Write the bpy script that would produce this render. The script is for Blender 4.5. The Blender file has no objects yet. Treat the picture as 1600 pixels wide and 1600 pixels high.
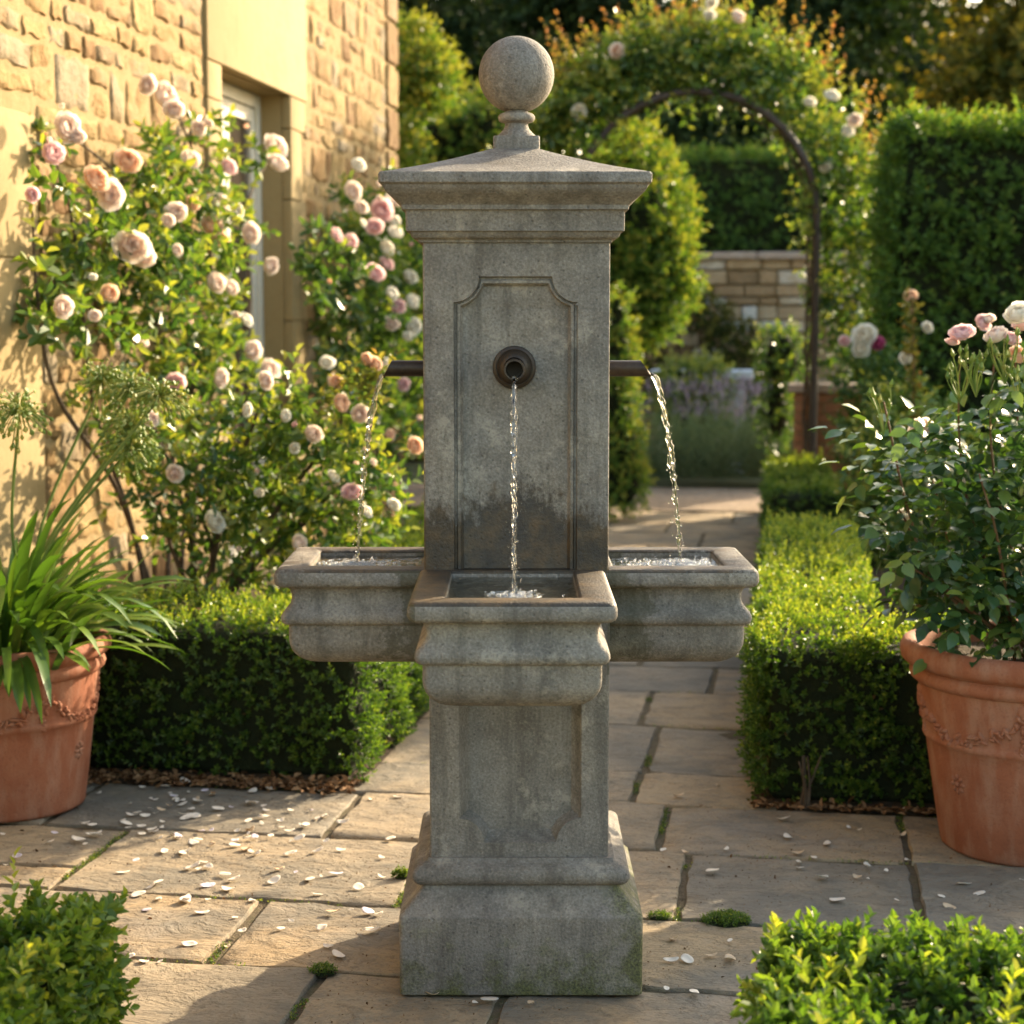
import bpy, bmesh, math, random
import numpy as np
from mathutils import Vector, Matrix, noise
from mathutils.geometry import tessellate_polygon

rng = np.random.default_rng(7)
random.seed(11)
PI = math.pi
R = math.radians
scene = bpy.context.scene
COL = scene.collection

# ------------------------------------------------------------------ camera model
FPX = 2800.0; CH = 1.3446; TH = math.atan(300/2800); CY = -3.70
def ray(px, py):
    u = (px-800)/FPX; v = (800-py)/FPX
    return Vector((u, math.cos(TH)+v*math.sin(TH), -math.sin(TH)+v*math.cos(TH)))
def at(px, py, Y):
    d = ray(px, py); t = (Y-CY)/d.y
    return Vector((d.x*t, Y, CH+d.z*t))
SX = Vector((.9883, -.1523, 0)); TX = Vector((.1523, .9883, 0)); ROT = -math.atan2(.1523, .9883)
def st(s, t, z=0.0):
    return Vector((s*SX.x+t*TX.x, s*SX.y+t*TX.y, z))
def onwall(px, py, off=0.0, S=-2.0):
    d = ray(px, py); o = Vector((0, CY, CH))
    t = ((S+off)-o.dot(SX))/d.dot(SX)
    return o+d*t

# ------------------------------------------------------------------ object helpers
def tag(o, label=None, cat=None, group=None, kind=None):
    if label: o['label'] = label
    if cat: o['category'] = cat
    if group: o['group'] = group
    if kind: o['kind'] = kind
    return o
def empty(name, loc=(0, 0, 0), rz=0.0, label=None, cat=None, group=None):
    o = bpy.data.objects.new(name, None); COL.objects.link(o)
    o.empty_display_size = .1
    o.location = loc; o.rotation_euler = (0, 0, rz)
    return tag(o, label, cat, group)
def link(name, me, mat=None, parent=None, world=True):
    """links a mesh; if parent given and world=True, mesh data is in world space"""
    o = bpy.data.objects.new(name, me); COL.objects.link(o)
    if mat is not None and len(me.materials) == 0: me.materials.append(mat)
    if parent is not None:
        o.parent = parent
        if world:
            o.matrix_parent_inverse = PM(parent).inverted()
    return o
def PM(o):
    m = Matrix.LocRotScale(o.location, o.rotation_euler, o.scale)
    if o.parent is not None:
        m = PM(o.parent) @ o.matrix_parent_inverse @ m
    return m
def mesh_np(name, V, F, smooth=False, attrs=None, mat=None):
    """V (n,3), F: (m,k) int array with constant k"""
    me = bpy.data.meshes.new(name)
    V = np.asarray(V, dtype=np.float32); F = np.asarray(F, dtype=np.int32)
    m, k = F.shape
    me.vertices.add(len(V)); me.vertices.foreach_set('co', V.ravel())
    me.loops.add(m*k); me.loops.foreach_set('vertex_index', F.ravel())
    me.polygons.add(m)
    me.polygons.foreach_set('loop_start', np.arange(0, m*k, k, dtype=np.int32))
    me.polygons.foreach_set('loop_total', np.full(m, k, dtype=np.int32))
    me.polygons.foreach_set('use_smooth', np.full(m, smooth, dtype=bool))
    if attrs:
        for an, arr in attrs.items():
            a = me.attributes.new(an, 'FLOAT', 'POINT')
            a.data.foreach_set('value', np.asarray(arr, dtype=np.float32))
    me.update(calc_edges=True)
    if mat is not None: me.materials.append(mat)
    return me
class MB:
    """python-list mesh builder with mixed n-gons"""
    def __init__(s): s.v = []; s.f = []; s.a = []; s.cur = .5
    def add(s, co): s.v.append(tuple(co)); s.a.append(s.cur); return len(s.v)-1
    def face(s, *i): s.f.append(tuple(i))
    def grid(s, rows, close_u=False, close_v=False, flip=False):
        idx = [[s.add(c) for c in r] for r in rows]
        n = len(idx); m = len(idx[0])
        for i in range(n if close_v else n-1):
            for j in range(m if close_u else m-1):
                a, b, c, d = idx[i][j], idx[i][(j+1) % m], idx[(i+1) % n][(j+1) % m], idx[(i+1) % n][j]
                s.face(*((d, c, b, a) if flip else (a, b, c, d)))
        return idx
    def build(s, name, mat, parent=None, smooth=True, angle=35, world=True):
        me = bpy.data.meshes.new(name)
        me.from_pydata(s.v, [], s.f)
        a = me.attributes.new('rnd', 'FLOAT', 'POINT'); a.data.foreach_set('value', s.a)
        bm = bmesh.new(); bm.from_mesh(me)
        bmesh.ops.recalc_face_normals(bm, faces=bm.faces)
        bm.to_mesh(me); bm.free()
        if smooth:
            me.polygons.foreach_set('use_smooth', [True]*len(me.polygons))
            me.set_sharp_from_angle(angle=R(angle))
        me.update()
        return link(name, me, mat, parent, world)
def box(mb, x0, x1, y0, y1, z0, z1, frame=None, bev=0.0):
    f = frame or (lambda x, y, z: Vector((x, y, z)))
    if bev <= 0:
        i = [mb.add(f(x, y, z)) for z in (z0, z1) for (x, y) in ((x0, y0), (x1, y0), (x1, y1), (x0, y1))]
        for q in ((0, 3, 2, 1), (4, 5, 6, 7), (0, 1, 5, 4), (1, 2, 6, 5), (2, 3, 7, 6), (3, 0, 4, 7)):
            mb.face(*[i[k] for k in q])
        return
    b = bev
    rings = []
    for (o, z) in ((b, z0), (0, z0+b), (0, z1-b), (b, z1)):
        rings.append([f(*p, z) for p in rrect(x0+o, x1-o, y0+o, y1-o, b, 2)])
    idx = mb.grid(rings, close_u=True)
    mb.face(*idx[0][::-1]); mb.face(*idx[-1])
def rrect(x0, x1, y0, y1, r, seg=3):
    pts = []
    for cx, cy, a0 in ((x1-r, y1-r, 0), (x0+r, y1-r, 90), (x0+r, y0+r, 180), (x1-r, y0+r, 270)):
        for k in range(seg+1):
            a = R(a0+90*k/seg); pts.append((cx+r*math.cos(a), cy+r*math.sin(a)))
    return pts
def tube(mb, pts, rad, n=8, cap=True):
    pts = [Vector(p) for p in pts]
    if not hasattr(rad, '__len__'): rad = [rad]*len(pts)
    rows = []; up = Vector((0.13, .21, 1)).normalized()
    for i, p in enumerate(pts):
        d = (pts[min(i+1, len(pts)-1)]-pts[max(i-1, 0)]).normalized()
        a = d.cross(up)
        if a.length < 1e-3: a = d.cross(Vector((1, 0, 0)))
        a.normalize(); b = d.cross(a)
        up = b.cross(d) if abs(d.dot(up)) > .98 else up
        rows.append([p+(a*math.cos(2*PI*k/n)+b*math.sin(2*PI*k/n))*rad[i] for k in range(n)])
    idx = mb.grid(rows, close_u=True)
    if cap: mb.face(*idx[0][::-1]); mb.face(*idx[-1])
def lathe(mb, prof, c=(0, 0, 0), n=64, axis='Z', disp=None, cap=(True, True)):
    rows = []
    for r, h in prof:
        row = []
        for k in range(n):
            a = 2*PI*k/n
            rr = r + (disp(a, h) if disp else 0)
            if axis == 'Z': row.append((c[0]+rr*math.cos(a), c[1]+rr*math.sin(a), c[2]+h))
            else: row.append((c[0]+rr*math.cos(a), c[1]-h, c[2]+rr*math.sin(a)))
        rows.append(row)
    idx = mb.grid(rows, close_u=True)
    if cap[0]: mb.face(*idx[0][::-1])
    if cap[1]: mb.face(*idx[-1])
def smooth_path(pts, n=8):
    pts = [Vector(p) for p in pts]; out = []
    P = [pts[0]*2-pts[1]]+pts+[pts[-1]*2-pts[-2]]
    for i in range(1, len(P)-2):
        for k in range(n):
            t = k/n; a, b, c, d = P[i-1], P[i], P[i+1], P[i+2]
            out.append(.5*((2*b)+(c-a)*t+(2*a-5*b+4*c-d)*t*t+(3*b-a-3*c+d)*t**3))
    out.append(pts[-1]); return out

# ------------------------------------------------------------------ materials
class NT:
    def __init__(s, name):
        s.m = bpy.data.materials.new(name); s.m.use_nodes = True
        s.t = s.m.node_tree; s.n = s.t.nodes; s.l = s.t.links
        s.n.clear(); s.out = s.n.new('ShaderNodeOutputMaterial')
        s.p = s.n.new('ShaderNodeBsdfPrincipled')
        s.l.new(s.p.outputs[0], s.out.inputs[0])
    def new(s, t, **k):
        x = s.n.new(t)
        for a, b in k.items(): setattr(x, a, b)
        return x
    def put(s, sock, v):
        if isinstance(v, bpy.types.NodeSocket): s.l.new(v, sock)
        elif v is not None:
            if hasattr(v, '__len__') and len(v) == 3 and sock.type == 'RGBA': v = (*v, 1)
            sock.default_value = v
    def coord(s, kind='Object'):
        return s.new('ShaderNodeTexCoord').outputs[kind]
    def map(s, vec, scale=(1, 1, 1), rot=(0, 0, 0)):
        m = s.new('ShaderNodeMapping'); s.put(m.inputs[0], vec)
        m.inputs['Scale'].default_value = scale; m.inputs['Rotation'].default_value = rot
        return m.outputs[0]
    def noise(s, vec, scale, detail=4, rough=.55, dist=0.0):
        m = s.new('ShaderNodeTexNoise'); s.put(m.inputs['Vector'], vec)
        m.inputs['Scale'].default_value = scale; m.inputs['Detail'].default_value = detail
        m.inputs['Roughness'].default_value = rough; m.inputs['Distortion'].default_value = dist
        return m.outputs['Fac']
    def vor(s, vec, scale, feature='F1'):
        m = s.new('ShaderNodeTexVoronoi', feature=feature); s.put(m.inputs['Vector'], vec)
        m.inputs['Scale'].default_value = scale
        return m.outputs['Distance']
    def ramp(s, fac, stops):
        m = s.new('ShaderNodeValToRGB'); s.put(m.inputs[0], fac)
        e = m.color_ramp.elements
        while len(e) < len(stops): e.new(.5)
        for el, (p, c) in zip(e, stops):
            el.position = p; el.color = (*c, 1) if hasattr(c, '__len__') else (c, c, c, 1)
        return m.outputs[0]
    def mix(s, fac, a, b, blend='MIX'):
        m = s.new('ShaderNodeMix', data_type='RGBA', blend_type=blend)
        s.put(m.inputs[0], fac); s.put(m.inputs[6], a); s.put(m.inputs[7], b)
        return m.outputs[2]
    def math(s, op, a, b=None, c=None, clamp=False):
        m = s.new('ShaderNodeMath', operation=op, use_clamp=clamp)
        s.put(m.inputs[0], a)
        if b is not None: s.put(m.inputs[1], b)
        if c is not None: s.put(m.inputs[2], c)
        return m.outputs[0]
    def attr(s, name='rnd'):
        m = s.new('ShaderNodeAttribute'); m.attribute_name = name
        return m.outputs['Fac']
    def sep(s, vec):
        m = s.new('ShaderNodeSeparateXYZ'); s.put(m.inputs[0], vec); return m.outputs
    def bump(s, h, strength=.5, dist=.01, normal=None):
        m = s.new('ShaderNodeBump'); s.put(m.inputs['Height'], h)
        m.inputs['Strength'].default_value = strength; m.inputs['Distance'].default_value = dist
        if normal is not None: s.put(m.inputs['Normal'], normal)
        return m.outputs[0]
    def fin(s, color=None, rough=.8, normal=None, spec=.3, metal=0.0):
        s.put(s.p.inputs['Base Color'], color); s.put(s.p.inputs['Roughness'], rough)
        s.p.inputs['Specular IOR Level'].default_value = spec
        s.p.inputs['Metallic'].default_value = metal
        if normal is not None: s.put(s.p.inputs['Normal'], normal)
        return s.m

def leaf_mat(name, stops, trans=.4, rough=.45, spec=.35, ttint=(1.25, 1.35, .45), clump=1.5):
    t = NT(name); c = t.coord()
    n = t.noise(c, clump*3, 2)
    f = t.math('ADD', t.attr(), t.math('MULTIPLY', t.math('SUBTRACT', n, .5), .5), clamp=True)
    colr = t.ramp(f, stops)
    t.fin(colr, rough, None, spec)
    tr = t.new('ShaderNodeBsdfTranslucent')
    t.put(tr.inputs[0], t.mix(1.0, colr, ttint, 'MULTIPLY'))
    mx = t.new('ShaderNodeMixShader'); mx.inputs[0].default_value = trans
    t.l.new(t.p.outputs[0], mx.inputs[1]); t.l.new(tr.outputs[0], mx.inputs[2])
    t.l.new(mx.outputs[0], t.out.inputs[0])
    return t.m

M = {}
def fountain_stone():
    t = NT('cast_stone'); c = t.coord()
    big = t.noise(c, 5, 5, .6); mid = t.noise(c, 22, 5, .65); fine = t.noise(c, 190, 3, .6)
    col = t.ramp(big, [(.30, (.150, .134, .118)), (.50, (.222, .199, .172)), (.70, (.300, .262, .210))])
    col = t.mix(t.math('MULTIPLY', t.ramp(mid, [(.42, 0.0), (.7, 1.0)]), .45), col, (.115, .092, .066))
    col = t.mix(t.math('MULTIPLY', t.ramp(fine, [(.35, 1.0), (.55, 0.0)]), .4), col, (.060, .055, .048))
    col = t.mix(t.math('MULTIPLY', t.ramp(fine, [(.58, 0.0), (.72, 1.0)]), .35), col, (.42, .385, .32))
    x, y, z = t.sep(c)[:3]
    streak = t.noise(t.map(c, (1, 1, .09)), 24, 5, .7)
    col = t.mix(t.math('MULTIPLY', t.ramp(streak, [(.48, 0.0), (.64, 1.0)]), .5), col, (.075, .066, .053))
    lich = t.noise(c, 9, 8, .75)
    col = t.mix(t.math('MULTIPLY', t.ramp(lich, [(.56, 0.0), (.64, 1.0)]), .5), col, (.41, .365, .29))
    # damp tide mark on the foot of the upper shaft
    wob = t.noise(t.map(c, (1, 1, .62)), 19, 7, .78)
    lvl = t.math('ADD', t.math('MULTIPLY', wob, .42), .795)
    ctr = t.math('MULTIPLY', t.math('ABSOLUTE', t.math('SUBTRACT', x, .01)), .35)
    lvl = t.math('SUBTRACT', lvl, ctr)
    m1 = t.math('MULTIPLY', t.math('ADD', t.math('SUBTRACT', lvl, z), .035), 14, clamp=True); m1 = t.math('MULTIPLY', m1, t.math('ADD', t.math('MULTIPLY', mid, 1.2), .62), clamp=True)
    m1 = t.math('MULTIPLY', m1, t.math('GREATER_THAN', z, .846))
    col = t.mix(t.math('MULTIPLY', m1, .88), col, t.ramp(mid, [(.35, (.018, .014, .010)), (.5, (.042, .028, .014)), (.7, (.10, .060, .024))]))
    # drips below the basins close to the shaft, on the basins' own stone
    ax = t.math('ABSOLUTE', t.math('SUBTRACT', x, .01))
    edge = t.math('ADD', t.math('MULTIPLY', t.noise(c, 11, 6, .7), .34), .085)
    m2 = t.math('MULTIPLY', t.math('SUBTRACT', edge, ax), 60, clamp=True)
    m2 = t.math('MULTIPLY', m2, t.math('GREATER_THAN', ax, .18))
    m2 = t.math('MULTIPLY', m2, t.math('LESS_THAN', z, .85)); m2 = t.math('MULTIPLY', m2, t.math('GREATER_THAN', z, .64))
    col = t.mix(t.math('MULTIPLY', m2, .5), col, (.05, .048, .02))
    # moss on the base: low down and on its right corner
    mo = t.noise(c, 9, 8, .75)
    low = t.math('SUBTRACT', .11, z)
    rgt = t.math('MULTIPLY', t.math('SUBTRACT', x, .19), 1.9)
    g = t.math('MAXIMUM', t.math('MULTIPLY', low, 2.2), t.math('MULTIPLY', t.math('SUBTRACT', rgt, t.math('MULTIPLY', t.math('MAXIMUM', t.math('SUBTRACT', z, .2), 0.0), 1.6)), 2.2))
    g = t.math('ADD', t.math('ADD', g, -.04), t.math('MULTIPLY', t.math('SUBTRACT', mo, .5), 1.7))
    m3 = t.math('MULTIPLY', t.math('MULTIPLY', g, 4.0, clamp=True), t.math('LESS_THAN', z, .29))
    col = t.mix(t.math('MULTIPLY', m3, .8), col, t.ramp(fine, [(.35, (.026, .032, .008)), (.65, (.115, .12, .026))]))
    # pale lime trickle on the panel
    pits = t.vor(c, 62); pit = t.ramp(pits, [(.06, 0.0), (.20, 1.0)])
    col = t.mix(t.math('MULTIPLY', t.math('SUBTRACT', 1.0, pit), .45), col, (.05, .045, .038))
    h = t.math('ADD', t.math('MULTIPLY', fine, .8), t.math('MULTIPLY', mid, .7))
    h = t.math('ADD', h, t.math('MULTIPLY', pit, .35))
    rough = t.math('SUBTRACT', .88, t.math('MULTIPLY', m1, .35))
    return t.fin(col, rough, t.bump(h, .75, .004), .3)
M['stone'] = fountain_stone()

def yorkstone():
    t = NT('riven_flagstone'); c = t.map(t.coord(), rot=(0, 0, -ROT))
    a = t.attr()
    big = t.noise(c, 3.0, 4, .6); st_ = t.noise(t.map(c, (1, 1.6, 1)), 7, 7, .68, .35); fine = t.noise(c, 120, 3)
    f = t.math('ADD', t.math('MULTIPLY', a, .5), t.math('MULTIPLY', big, .5))
    col = t.ramp(f, [(.25, (.17, .148, .115)), (.42, (.27, .21, .138)), (.56, (.35, .255, .15)), (.68, (.30, .215, .122)), (.82, (.225, .19, .148))])
    col = t.mix(t.math('MULTIPLY', t.ramp(st_, [(.5, 0.0), (.68, 1.0)]), .55), col, (.085, .075, .062))
    col = t.mix(t.math('MULTIPLY', t.ramp(st_, [(.3, 1.0), (.45, 0.0)]), .4), col, (.29, .235, .16))
    col = t.mix(t.math('MULTIPLY', t.ramp(fine, [(.3, 1.0), (.48, 0.0)]), .4), col, (.09, .075, .055))
    blot = t.noise(c, 1.7, 8, .72); col = t.mix(t.math('MULTIPLY', t.ramp(blot, [(.48, 0.0), (.60, 1.0)]), .6), col, (.105, .10, .085))
    grit = t.noise(c, 46, 4, .7); col = t.mix(t.math('MULTIPLY', t.ramp(grit, [(.58, 0.0), (.68, 1.0)]), .5), col, (.07, .058, .042))
    stp = t.ramp(st_, [(.40, 0.0), (.43, .3), (.52, .4), (.55, .75), (.64, .85), (.66, 1.0)])
    h = t.math('ADD', t.math('MULTIPLY', st_, 1.6), t.math('MULTIPLY', stp, .8)); h = t.math('ADD', h, t.math('MULTIPLY', fine, .14))
    return t.fin(col, .82, t.bump(h, .7, .010), .35)
M['flag'] = yorkstone()

def simple(name, c1, c2, scale=8, rough=.9, bump=.4, bd=.01, spec=.2, detail=5, metal=0.0, c3=None):
    t = NT(name); c = t.coord(); n = t.noise(c, scale, detail, .62); n2 = t.noise(c, scale*9, 3)
    stops = [(.3, c1), (.7, c2)] if c3 is None else [(.3, c1), (.5, c2), (.7, c3)]
    col = t.ramp(t.math('ADD', t.math('MULTIPLY', n, .75), t.math('MULTIPLY', n2, .25)), stops)
    return t.fin(col, rough, t.bump(t.math('ADD', n, t.math('MULTIPLY', n2, .5)), bump, bd), spec, metal)
M['soil'] = simple('garden_soil', (.03, .02, .012), (.085, .06, .035), 14, .95, .9, .02)
M['joint'] = simple('mossy_joint_sand', (.035, .028, .015), (.12, .092, .058), 26, .95, 1.0, .01, c3=(.055, .062, .022))
M['lawn'] = simple('rough_ground', (.05, .06, .02), (.10, .09, .04), 3, .95, .8, .03)
M['gravel'] = simple('pea_gravel', (.17, .12, .085), (.44, .34, .25), 17, .9, 1.0, .02)
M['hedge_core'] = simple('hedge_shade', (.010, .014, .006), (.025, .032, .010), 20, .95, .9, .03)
M['bark'] = simple('bark', (.06, .042, .028), (.14, .10, .065), 30, .9, .9, .01)
M['cane'] = simple('rose_cane', (.10, .07, .03), (.17, .075, .04), 20, .6, .3, .004)
M['green_stem'] = simple('green_stem', (.08, .13, .03), (.14, .19, .05), 20, .5, .2, .002)
M['bronze'] = simple('aged_bronze', (.018, .013, .010), (.045, .030, .020), 40, .5, .4, .002, .5, metal=.4, c3=(.05, .042, .028))
M['iron'] = simple('painted_iron', (.035, .025, .02), (.07, .05, .04), 20, .55, .3, .003, .4)
M['frame'] = simple('painted_timber', (.50, .46, .38), (.58, .54, .45), 10, .5, .15, .002, .4)
M['ashlar'] = simple('smooth_ashlar', (.24, .17, .075), (.30, .22, .105), 2.5, .85, .5, .01, c3=(.265, .185, .085))
M['roof'] = simple('stone_slate', (.16, .13, .09), (.28, .22, .15), 6, .9, .8, .02)
M['brick'] = simple('brick', (.26, .11, .055), (.36, .17, .09), 12, .9, .6, .01)
M['cap'] = simple('coping', (.30, .22, .17), (.42, .33, .27), 10, .9, .5, .01)
M['paleslab'] = simple('pale_stone_slab', (.45, .46, .48), (.58, .58, .60), 10, .8, .3, .01)
def block_mat(name, stops):
    t = NT(name); c = t.coord(); a = t.attr()
    n = t.noise(c, 9, 6, .65); n2 = t.noise(c, 60, 4, .6)
    col = t.ramp(t.math('ADD', t.math('MULTIPLY', a, .6), t.math('MULTIPLY', n, .4)), stops)
    col = t.mix(t.math('MULTIPLY', t.ramp(n2, [(.35, 1.0), (.5, 0.0)]), .35), col, (.20, .12, .05))
    return t.fin(col, .9, t.bump(t.math('ADD', n, t.math('MULTIPLY', n2, .3)), 1.0, .022), .2)
M['wallstone'] = block_mat('golden_limestone', [(.22, (.16, .085, .032)), (.36, (.26, .16, .062)), (.5, (.32, .22, .095)), (.62, (.22, .125, .048)), (.78, (.25, .195, .125))])
M['gardenstone'] = block_mat('garden_wall_stone', [(.2, (.22, .15, .085)), (.42, (.36, .245, .14)), (.6, (.46, .36, .24)), (.72, (.62, .59, .55))])
M['mortar'] = simple('lime_mortar', (.25, .175, .08), (.31, .225, .115), 20, .95, .8, .01)
def terracotta():
    t = NT('terracotta'); c = t.coord(); n = t.noise(c, 6, 5, .6); n2 = t.noise(t.map(c, (1, 1, .25)), 22, 4, .6); f = t.noise(c, 150, 3)
    col = t.ramp(n, [(.3, (.22, .070, .032)), (.55, (.28, .098, .048)), (.75, (.33, .135, .072))])
    col = t.mix(t.math('MULTIPLY', t.ramp(n2, [(.44, 0.0), (.66, 1.0)]), .42), col, (.38, .23, .155))
    col = t.mix(t.math('MULTIPLY', t.ramp(f, [(.32, 1.0), (.46, 0.0)]), .3), col, (.15, .05, .025))
    return t.fin(col, .82, t.bump(t.math('ADD', f, t.math('MULTIPLY', n2, .6)), .35, .003), .25)
M['terra'] = terracotta()
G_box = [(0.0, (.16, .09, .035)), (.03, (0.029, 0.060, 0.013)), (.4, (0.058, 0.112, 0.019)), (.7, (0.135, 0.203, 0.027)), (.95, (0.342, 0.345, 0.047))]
M['box'] = leaf_mat('box_leaf', G_box, .42, .38, .45)
M['box_fresh'] = leaf_mat('box_leaf_fresh', [(.05, (0.033, 0.072, 0.013)), (.35, (0.075, 0.137, 0.019)), (.65, (0.164, 0.221, 0.028)), (.95, (0.374, 0.351, 0.047))], .40, .42, .4)
M['hedge_leaf'] = leaf_mat('hornbeam_leaf', [(.05, (0.033, 0.072, 0.017)), (.45, (0.074, 0.144, 0.026)), (.75, (0.138, 0.216, 0.036)), (.97, (0.294, 0.272, 0.050))], .35, .5, .3)
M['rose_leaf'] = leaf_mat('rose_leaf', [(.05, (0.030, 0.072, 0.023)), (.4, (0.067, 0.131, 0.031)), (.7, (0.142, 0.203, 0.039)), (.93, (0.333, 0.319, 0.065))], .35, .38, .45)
M['young_leaf'] = leaf_mat('young_rose_leaf', [(.1, (.09, .12, .025)), (.4, (.20, .19, .04)), (.7, (.30, .18, .05)), (.95, (.33, .13, .06))], .45, .45, .3, (1.2, 1.1, .6))
M['pot_leaf'] = leaf_mat('potted_rose_leaf', [(.05, (0.019, 0.048, 0.021)), (.5, (0.037, 0.083, 0.029)), (.8, (0.079, 0.138, 0.031)), (.97, (0.225, 0.276, 0.052))], .30, .33, .5)
M['aga_leaf'] = leaf_mat('strap_leaf', [(.05, (0.044, 0.094, 0.018)), (.5, (0.082, 0.154, 0.025)), (.85, (0.164, 0.231, 0.035)), (.98, (0.430, 0.308, 0.059))], .35, .32, .5)
M['seed'] = leaf_mat('seed_head', [(.1, (.13, .20, .04)), (.6, (.24, .30, .06)), (.95, (.38, .36, .10))], .3, .5, .3)
M['lav_leaf'] = leaf_mat('lavender_leaf', [(.1, (0.102, 0.145, 0.084)), (.5, (0.170, 0.221, 0.115)), (.9, (0.272, 0.306, 0.153))], .25, .6, .2, (1.1, 1.2, .8))
M['lav_flower'] = leaf_mat('lavender_flower', [(.1, (.24, .18, .24)), (.9, (.42, .34, .40))], .2, .7, .2, (1, 1, 1))
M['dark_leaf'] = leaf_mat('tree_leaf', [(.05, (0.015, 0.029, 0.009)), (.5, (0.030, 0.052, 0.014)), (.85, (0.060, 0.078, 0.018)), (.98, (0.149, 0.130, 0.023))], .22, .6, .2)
M['yellow_leaf'] = leaf_mat('autumn_tree_leaf', [(.05, (0.052, 0.068, 0.013)), (.5, (0.121, 0.112, 0.016)), (.9, (0.380, 0.240, 0.027))], .35, .6, .2)
def petal_mat(name, ca, cb, trans=.45):
    t = NT(name)
    f = t.attr(); col = t.ramp(f, [(.0, ca), (1.0, cb)])
    t.fin(col, .6, None, .2)
    tr = t.new('ShaderNodeBsdfTranslucent'); t.put(tr.inputs[0], col)
    mx = t.new('ShaderNodeMixShader'); mx.inputs[0].default_value = trans
    t.l.new(t.p.outputs[0], mx.inputs[1]); t.l.new(tr.outputs[0], mx.inputs[2]); t.l.new(mx.outputs[0], t.out.inputs[0])
    return t.m
M['p_blush'] = petal_mat('blush_petal', (.86, .58, .46), (.90, .80, .70))
M['p_pink'] = petal_mat('pink_petal', (.82, .44, .44), (.88, .68, .65))
M['p_peach'] = petal_mat('peach_petal', (.86, .50, .30), (.90, .68, .50))
M['p_white'] = petal_mat('white_petal', (.88, .76, .58), (.90, .87, .78))
M['p_magenta'] = petal_mat('magenta_petal', (.45, .04, .14), (.60, .14, .28))
M['p_fallen'] = petal_mat('fallen_petal', (.66, .50, .38), (.78, .70, .60), .25)
M['p_fallen_b'] = petal_mat('fallen_petal_browned', (.42, .24, .12), (.62, .46, .30), .2)
M['p_fallen_m'] = petal_mat('fallen_petal_mauve', (.50, .36, .44), (.70, .62, .68), .2)
def glassy(name, tint, rough=0.0, ior=1.33, bscale=0, bstr=.3):
    t = NT(name)
    t.p.inputs['Transmission Weight'].default_value = 1.0; t.p.inputs['IOR'].default_value = ior
    nrm = None
    if bscale:
        c = t.coord(); nrm = t.bump(t.noise(c, bscale, 3, .5, .8), bstr, .01)
    return t.fin(tint, rough, nrm, .5)
M['jet'] = glassy('falling_water', (.97, .98, .98), 0.0)
M['pool'] = glassy('pool_water', (.72, .75, .62), 0.0, 1.33, 45, .5)
t_ = NT('water_foam'); M['foam'] = t_.fin((.80, .82, .84), .15, None, .8); t_.p.inputs['Transmission Weight'].default_value = .8; t_.p.inputs['IOR'].default_value = 1.33
t_ = NT('window_glass'); M['glass'] = t_.fin((.045, .036, .03), .04, None, .6)
t_ = NT('dark_hole'); M['hole'] = t_.fin((.008, .007, .006), .9, None, .1)

# ------------------------------------------------------------------ foliage machinery
def unit(a):
    return a/np.maximum(np.linalg.norm(a, axis=-1, keepdims=True), 1e-9)
def leaf_mesh(name, P, D, N, L, W, rnd, fold=.22, curl=.18, mat=None):
    P = np.asarray(P, float); n = len(P)
    D = unit(np.asarray(D, float)); N = np.asarray(N, float)
    N = unit(N-(N*D).sum(1, keepdims=True)*D); S = np.cross(N, D)
    L = np.broadcast_to(L, (n,))[:, None]; W = np.broadcast_to(W, (n,))[:, None]
    V = np.empty((n, 6, 3))
    V[:, 0] = P
    V[:, 1] = P+D*L*.33+S*W*.46+N*W*fold
    V[:, 2] = P+D*L*.72+S*W*.36+N*(W*fold*.8-curl*.45*L)
    V[:, 3] = P+D*L*.99-N*curl*L
    V[:, 4] = P+D*L*.72-S*W*.36+N*(W*fold*.8-curl*.45*L)
    V[:, 5] = P+D*L*.33-S*W*.46+N*W*fold
    b = np.arange(n)[:, None]*6
    F = np.concatenate([b+np.array([[0, 3, 2, 1]]), b+np.array([[0, 5, 4, 3]])], 0)
    return mesh_np(name, V.reshape(-1, 3), F, False, {'rnd': np.repeat(rnd, 6)}, mat)
def leaf_mesh_fine(name, P, D, N, L, W, rnd, fold=.2, curl=.2, mat=None):
    P = np.asarray(P, float); n = len(P)
    D = unit(np.asarray(D, float)); N = unit(np.asarray(N, float)-(np.asarray(N, float)*D).sum(1, keepdims=True)*D); S = np.cross(N, D)
    L = np.broadcast_to(L, (n,))[:, None]; W = np.broadcast_to(W, (n,))[:, None]
    V = np.empty((n, 13, 3)); st_ = [0, .14, .36, .62, .84]; wd = [0, .30, .48, .42, .22]
    for k in range(5): V[:, k] = P+D*L*st_[k]-N*curl*L*st_[k]**2
    for k in range(1, 5):
        for q, sg in ((4+k, 1), (8+k, -1)): V[:, q] = V[:, k]+S*W*wd[k]*sg+N*W*fold*wd[k]*2*(.8+.4*np.sin(k*2.1))
    T = P+D*L-N*curl*L
    V = np.concatenate([V, T[:, None]], 1)
    b = np.arange(n)[:, None]*14; Fq = []
    for o_ in (4, 8):
        fl = o_ == 8
        for q in ([0, 1, o_+1, o_+1], [1, 2, o_+2, o_+1], [2, 3, o_+3, o_+2], [3, 4, o_+4, o_+3], [4, 13, o_+4, o_+4]):
            tri = [[q[0], q[1], q[2]]]+([[q[0], q[2], q[3]]] if q[2] != q[3] else [])
            for t_ in tri: Fq.append(b+np.array([t_ if fl else t_[::-1]]))
    return mesh_np(name, V.reshape(-1, 3), np.concatenate(Fq, 0), True, {'rnd': np.repeat(rnd, 14)}, mat)
def rdirs(n):
    return unit(rng.normal(size=(n, 3)))
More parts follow.
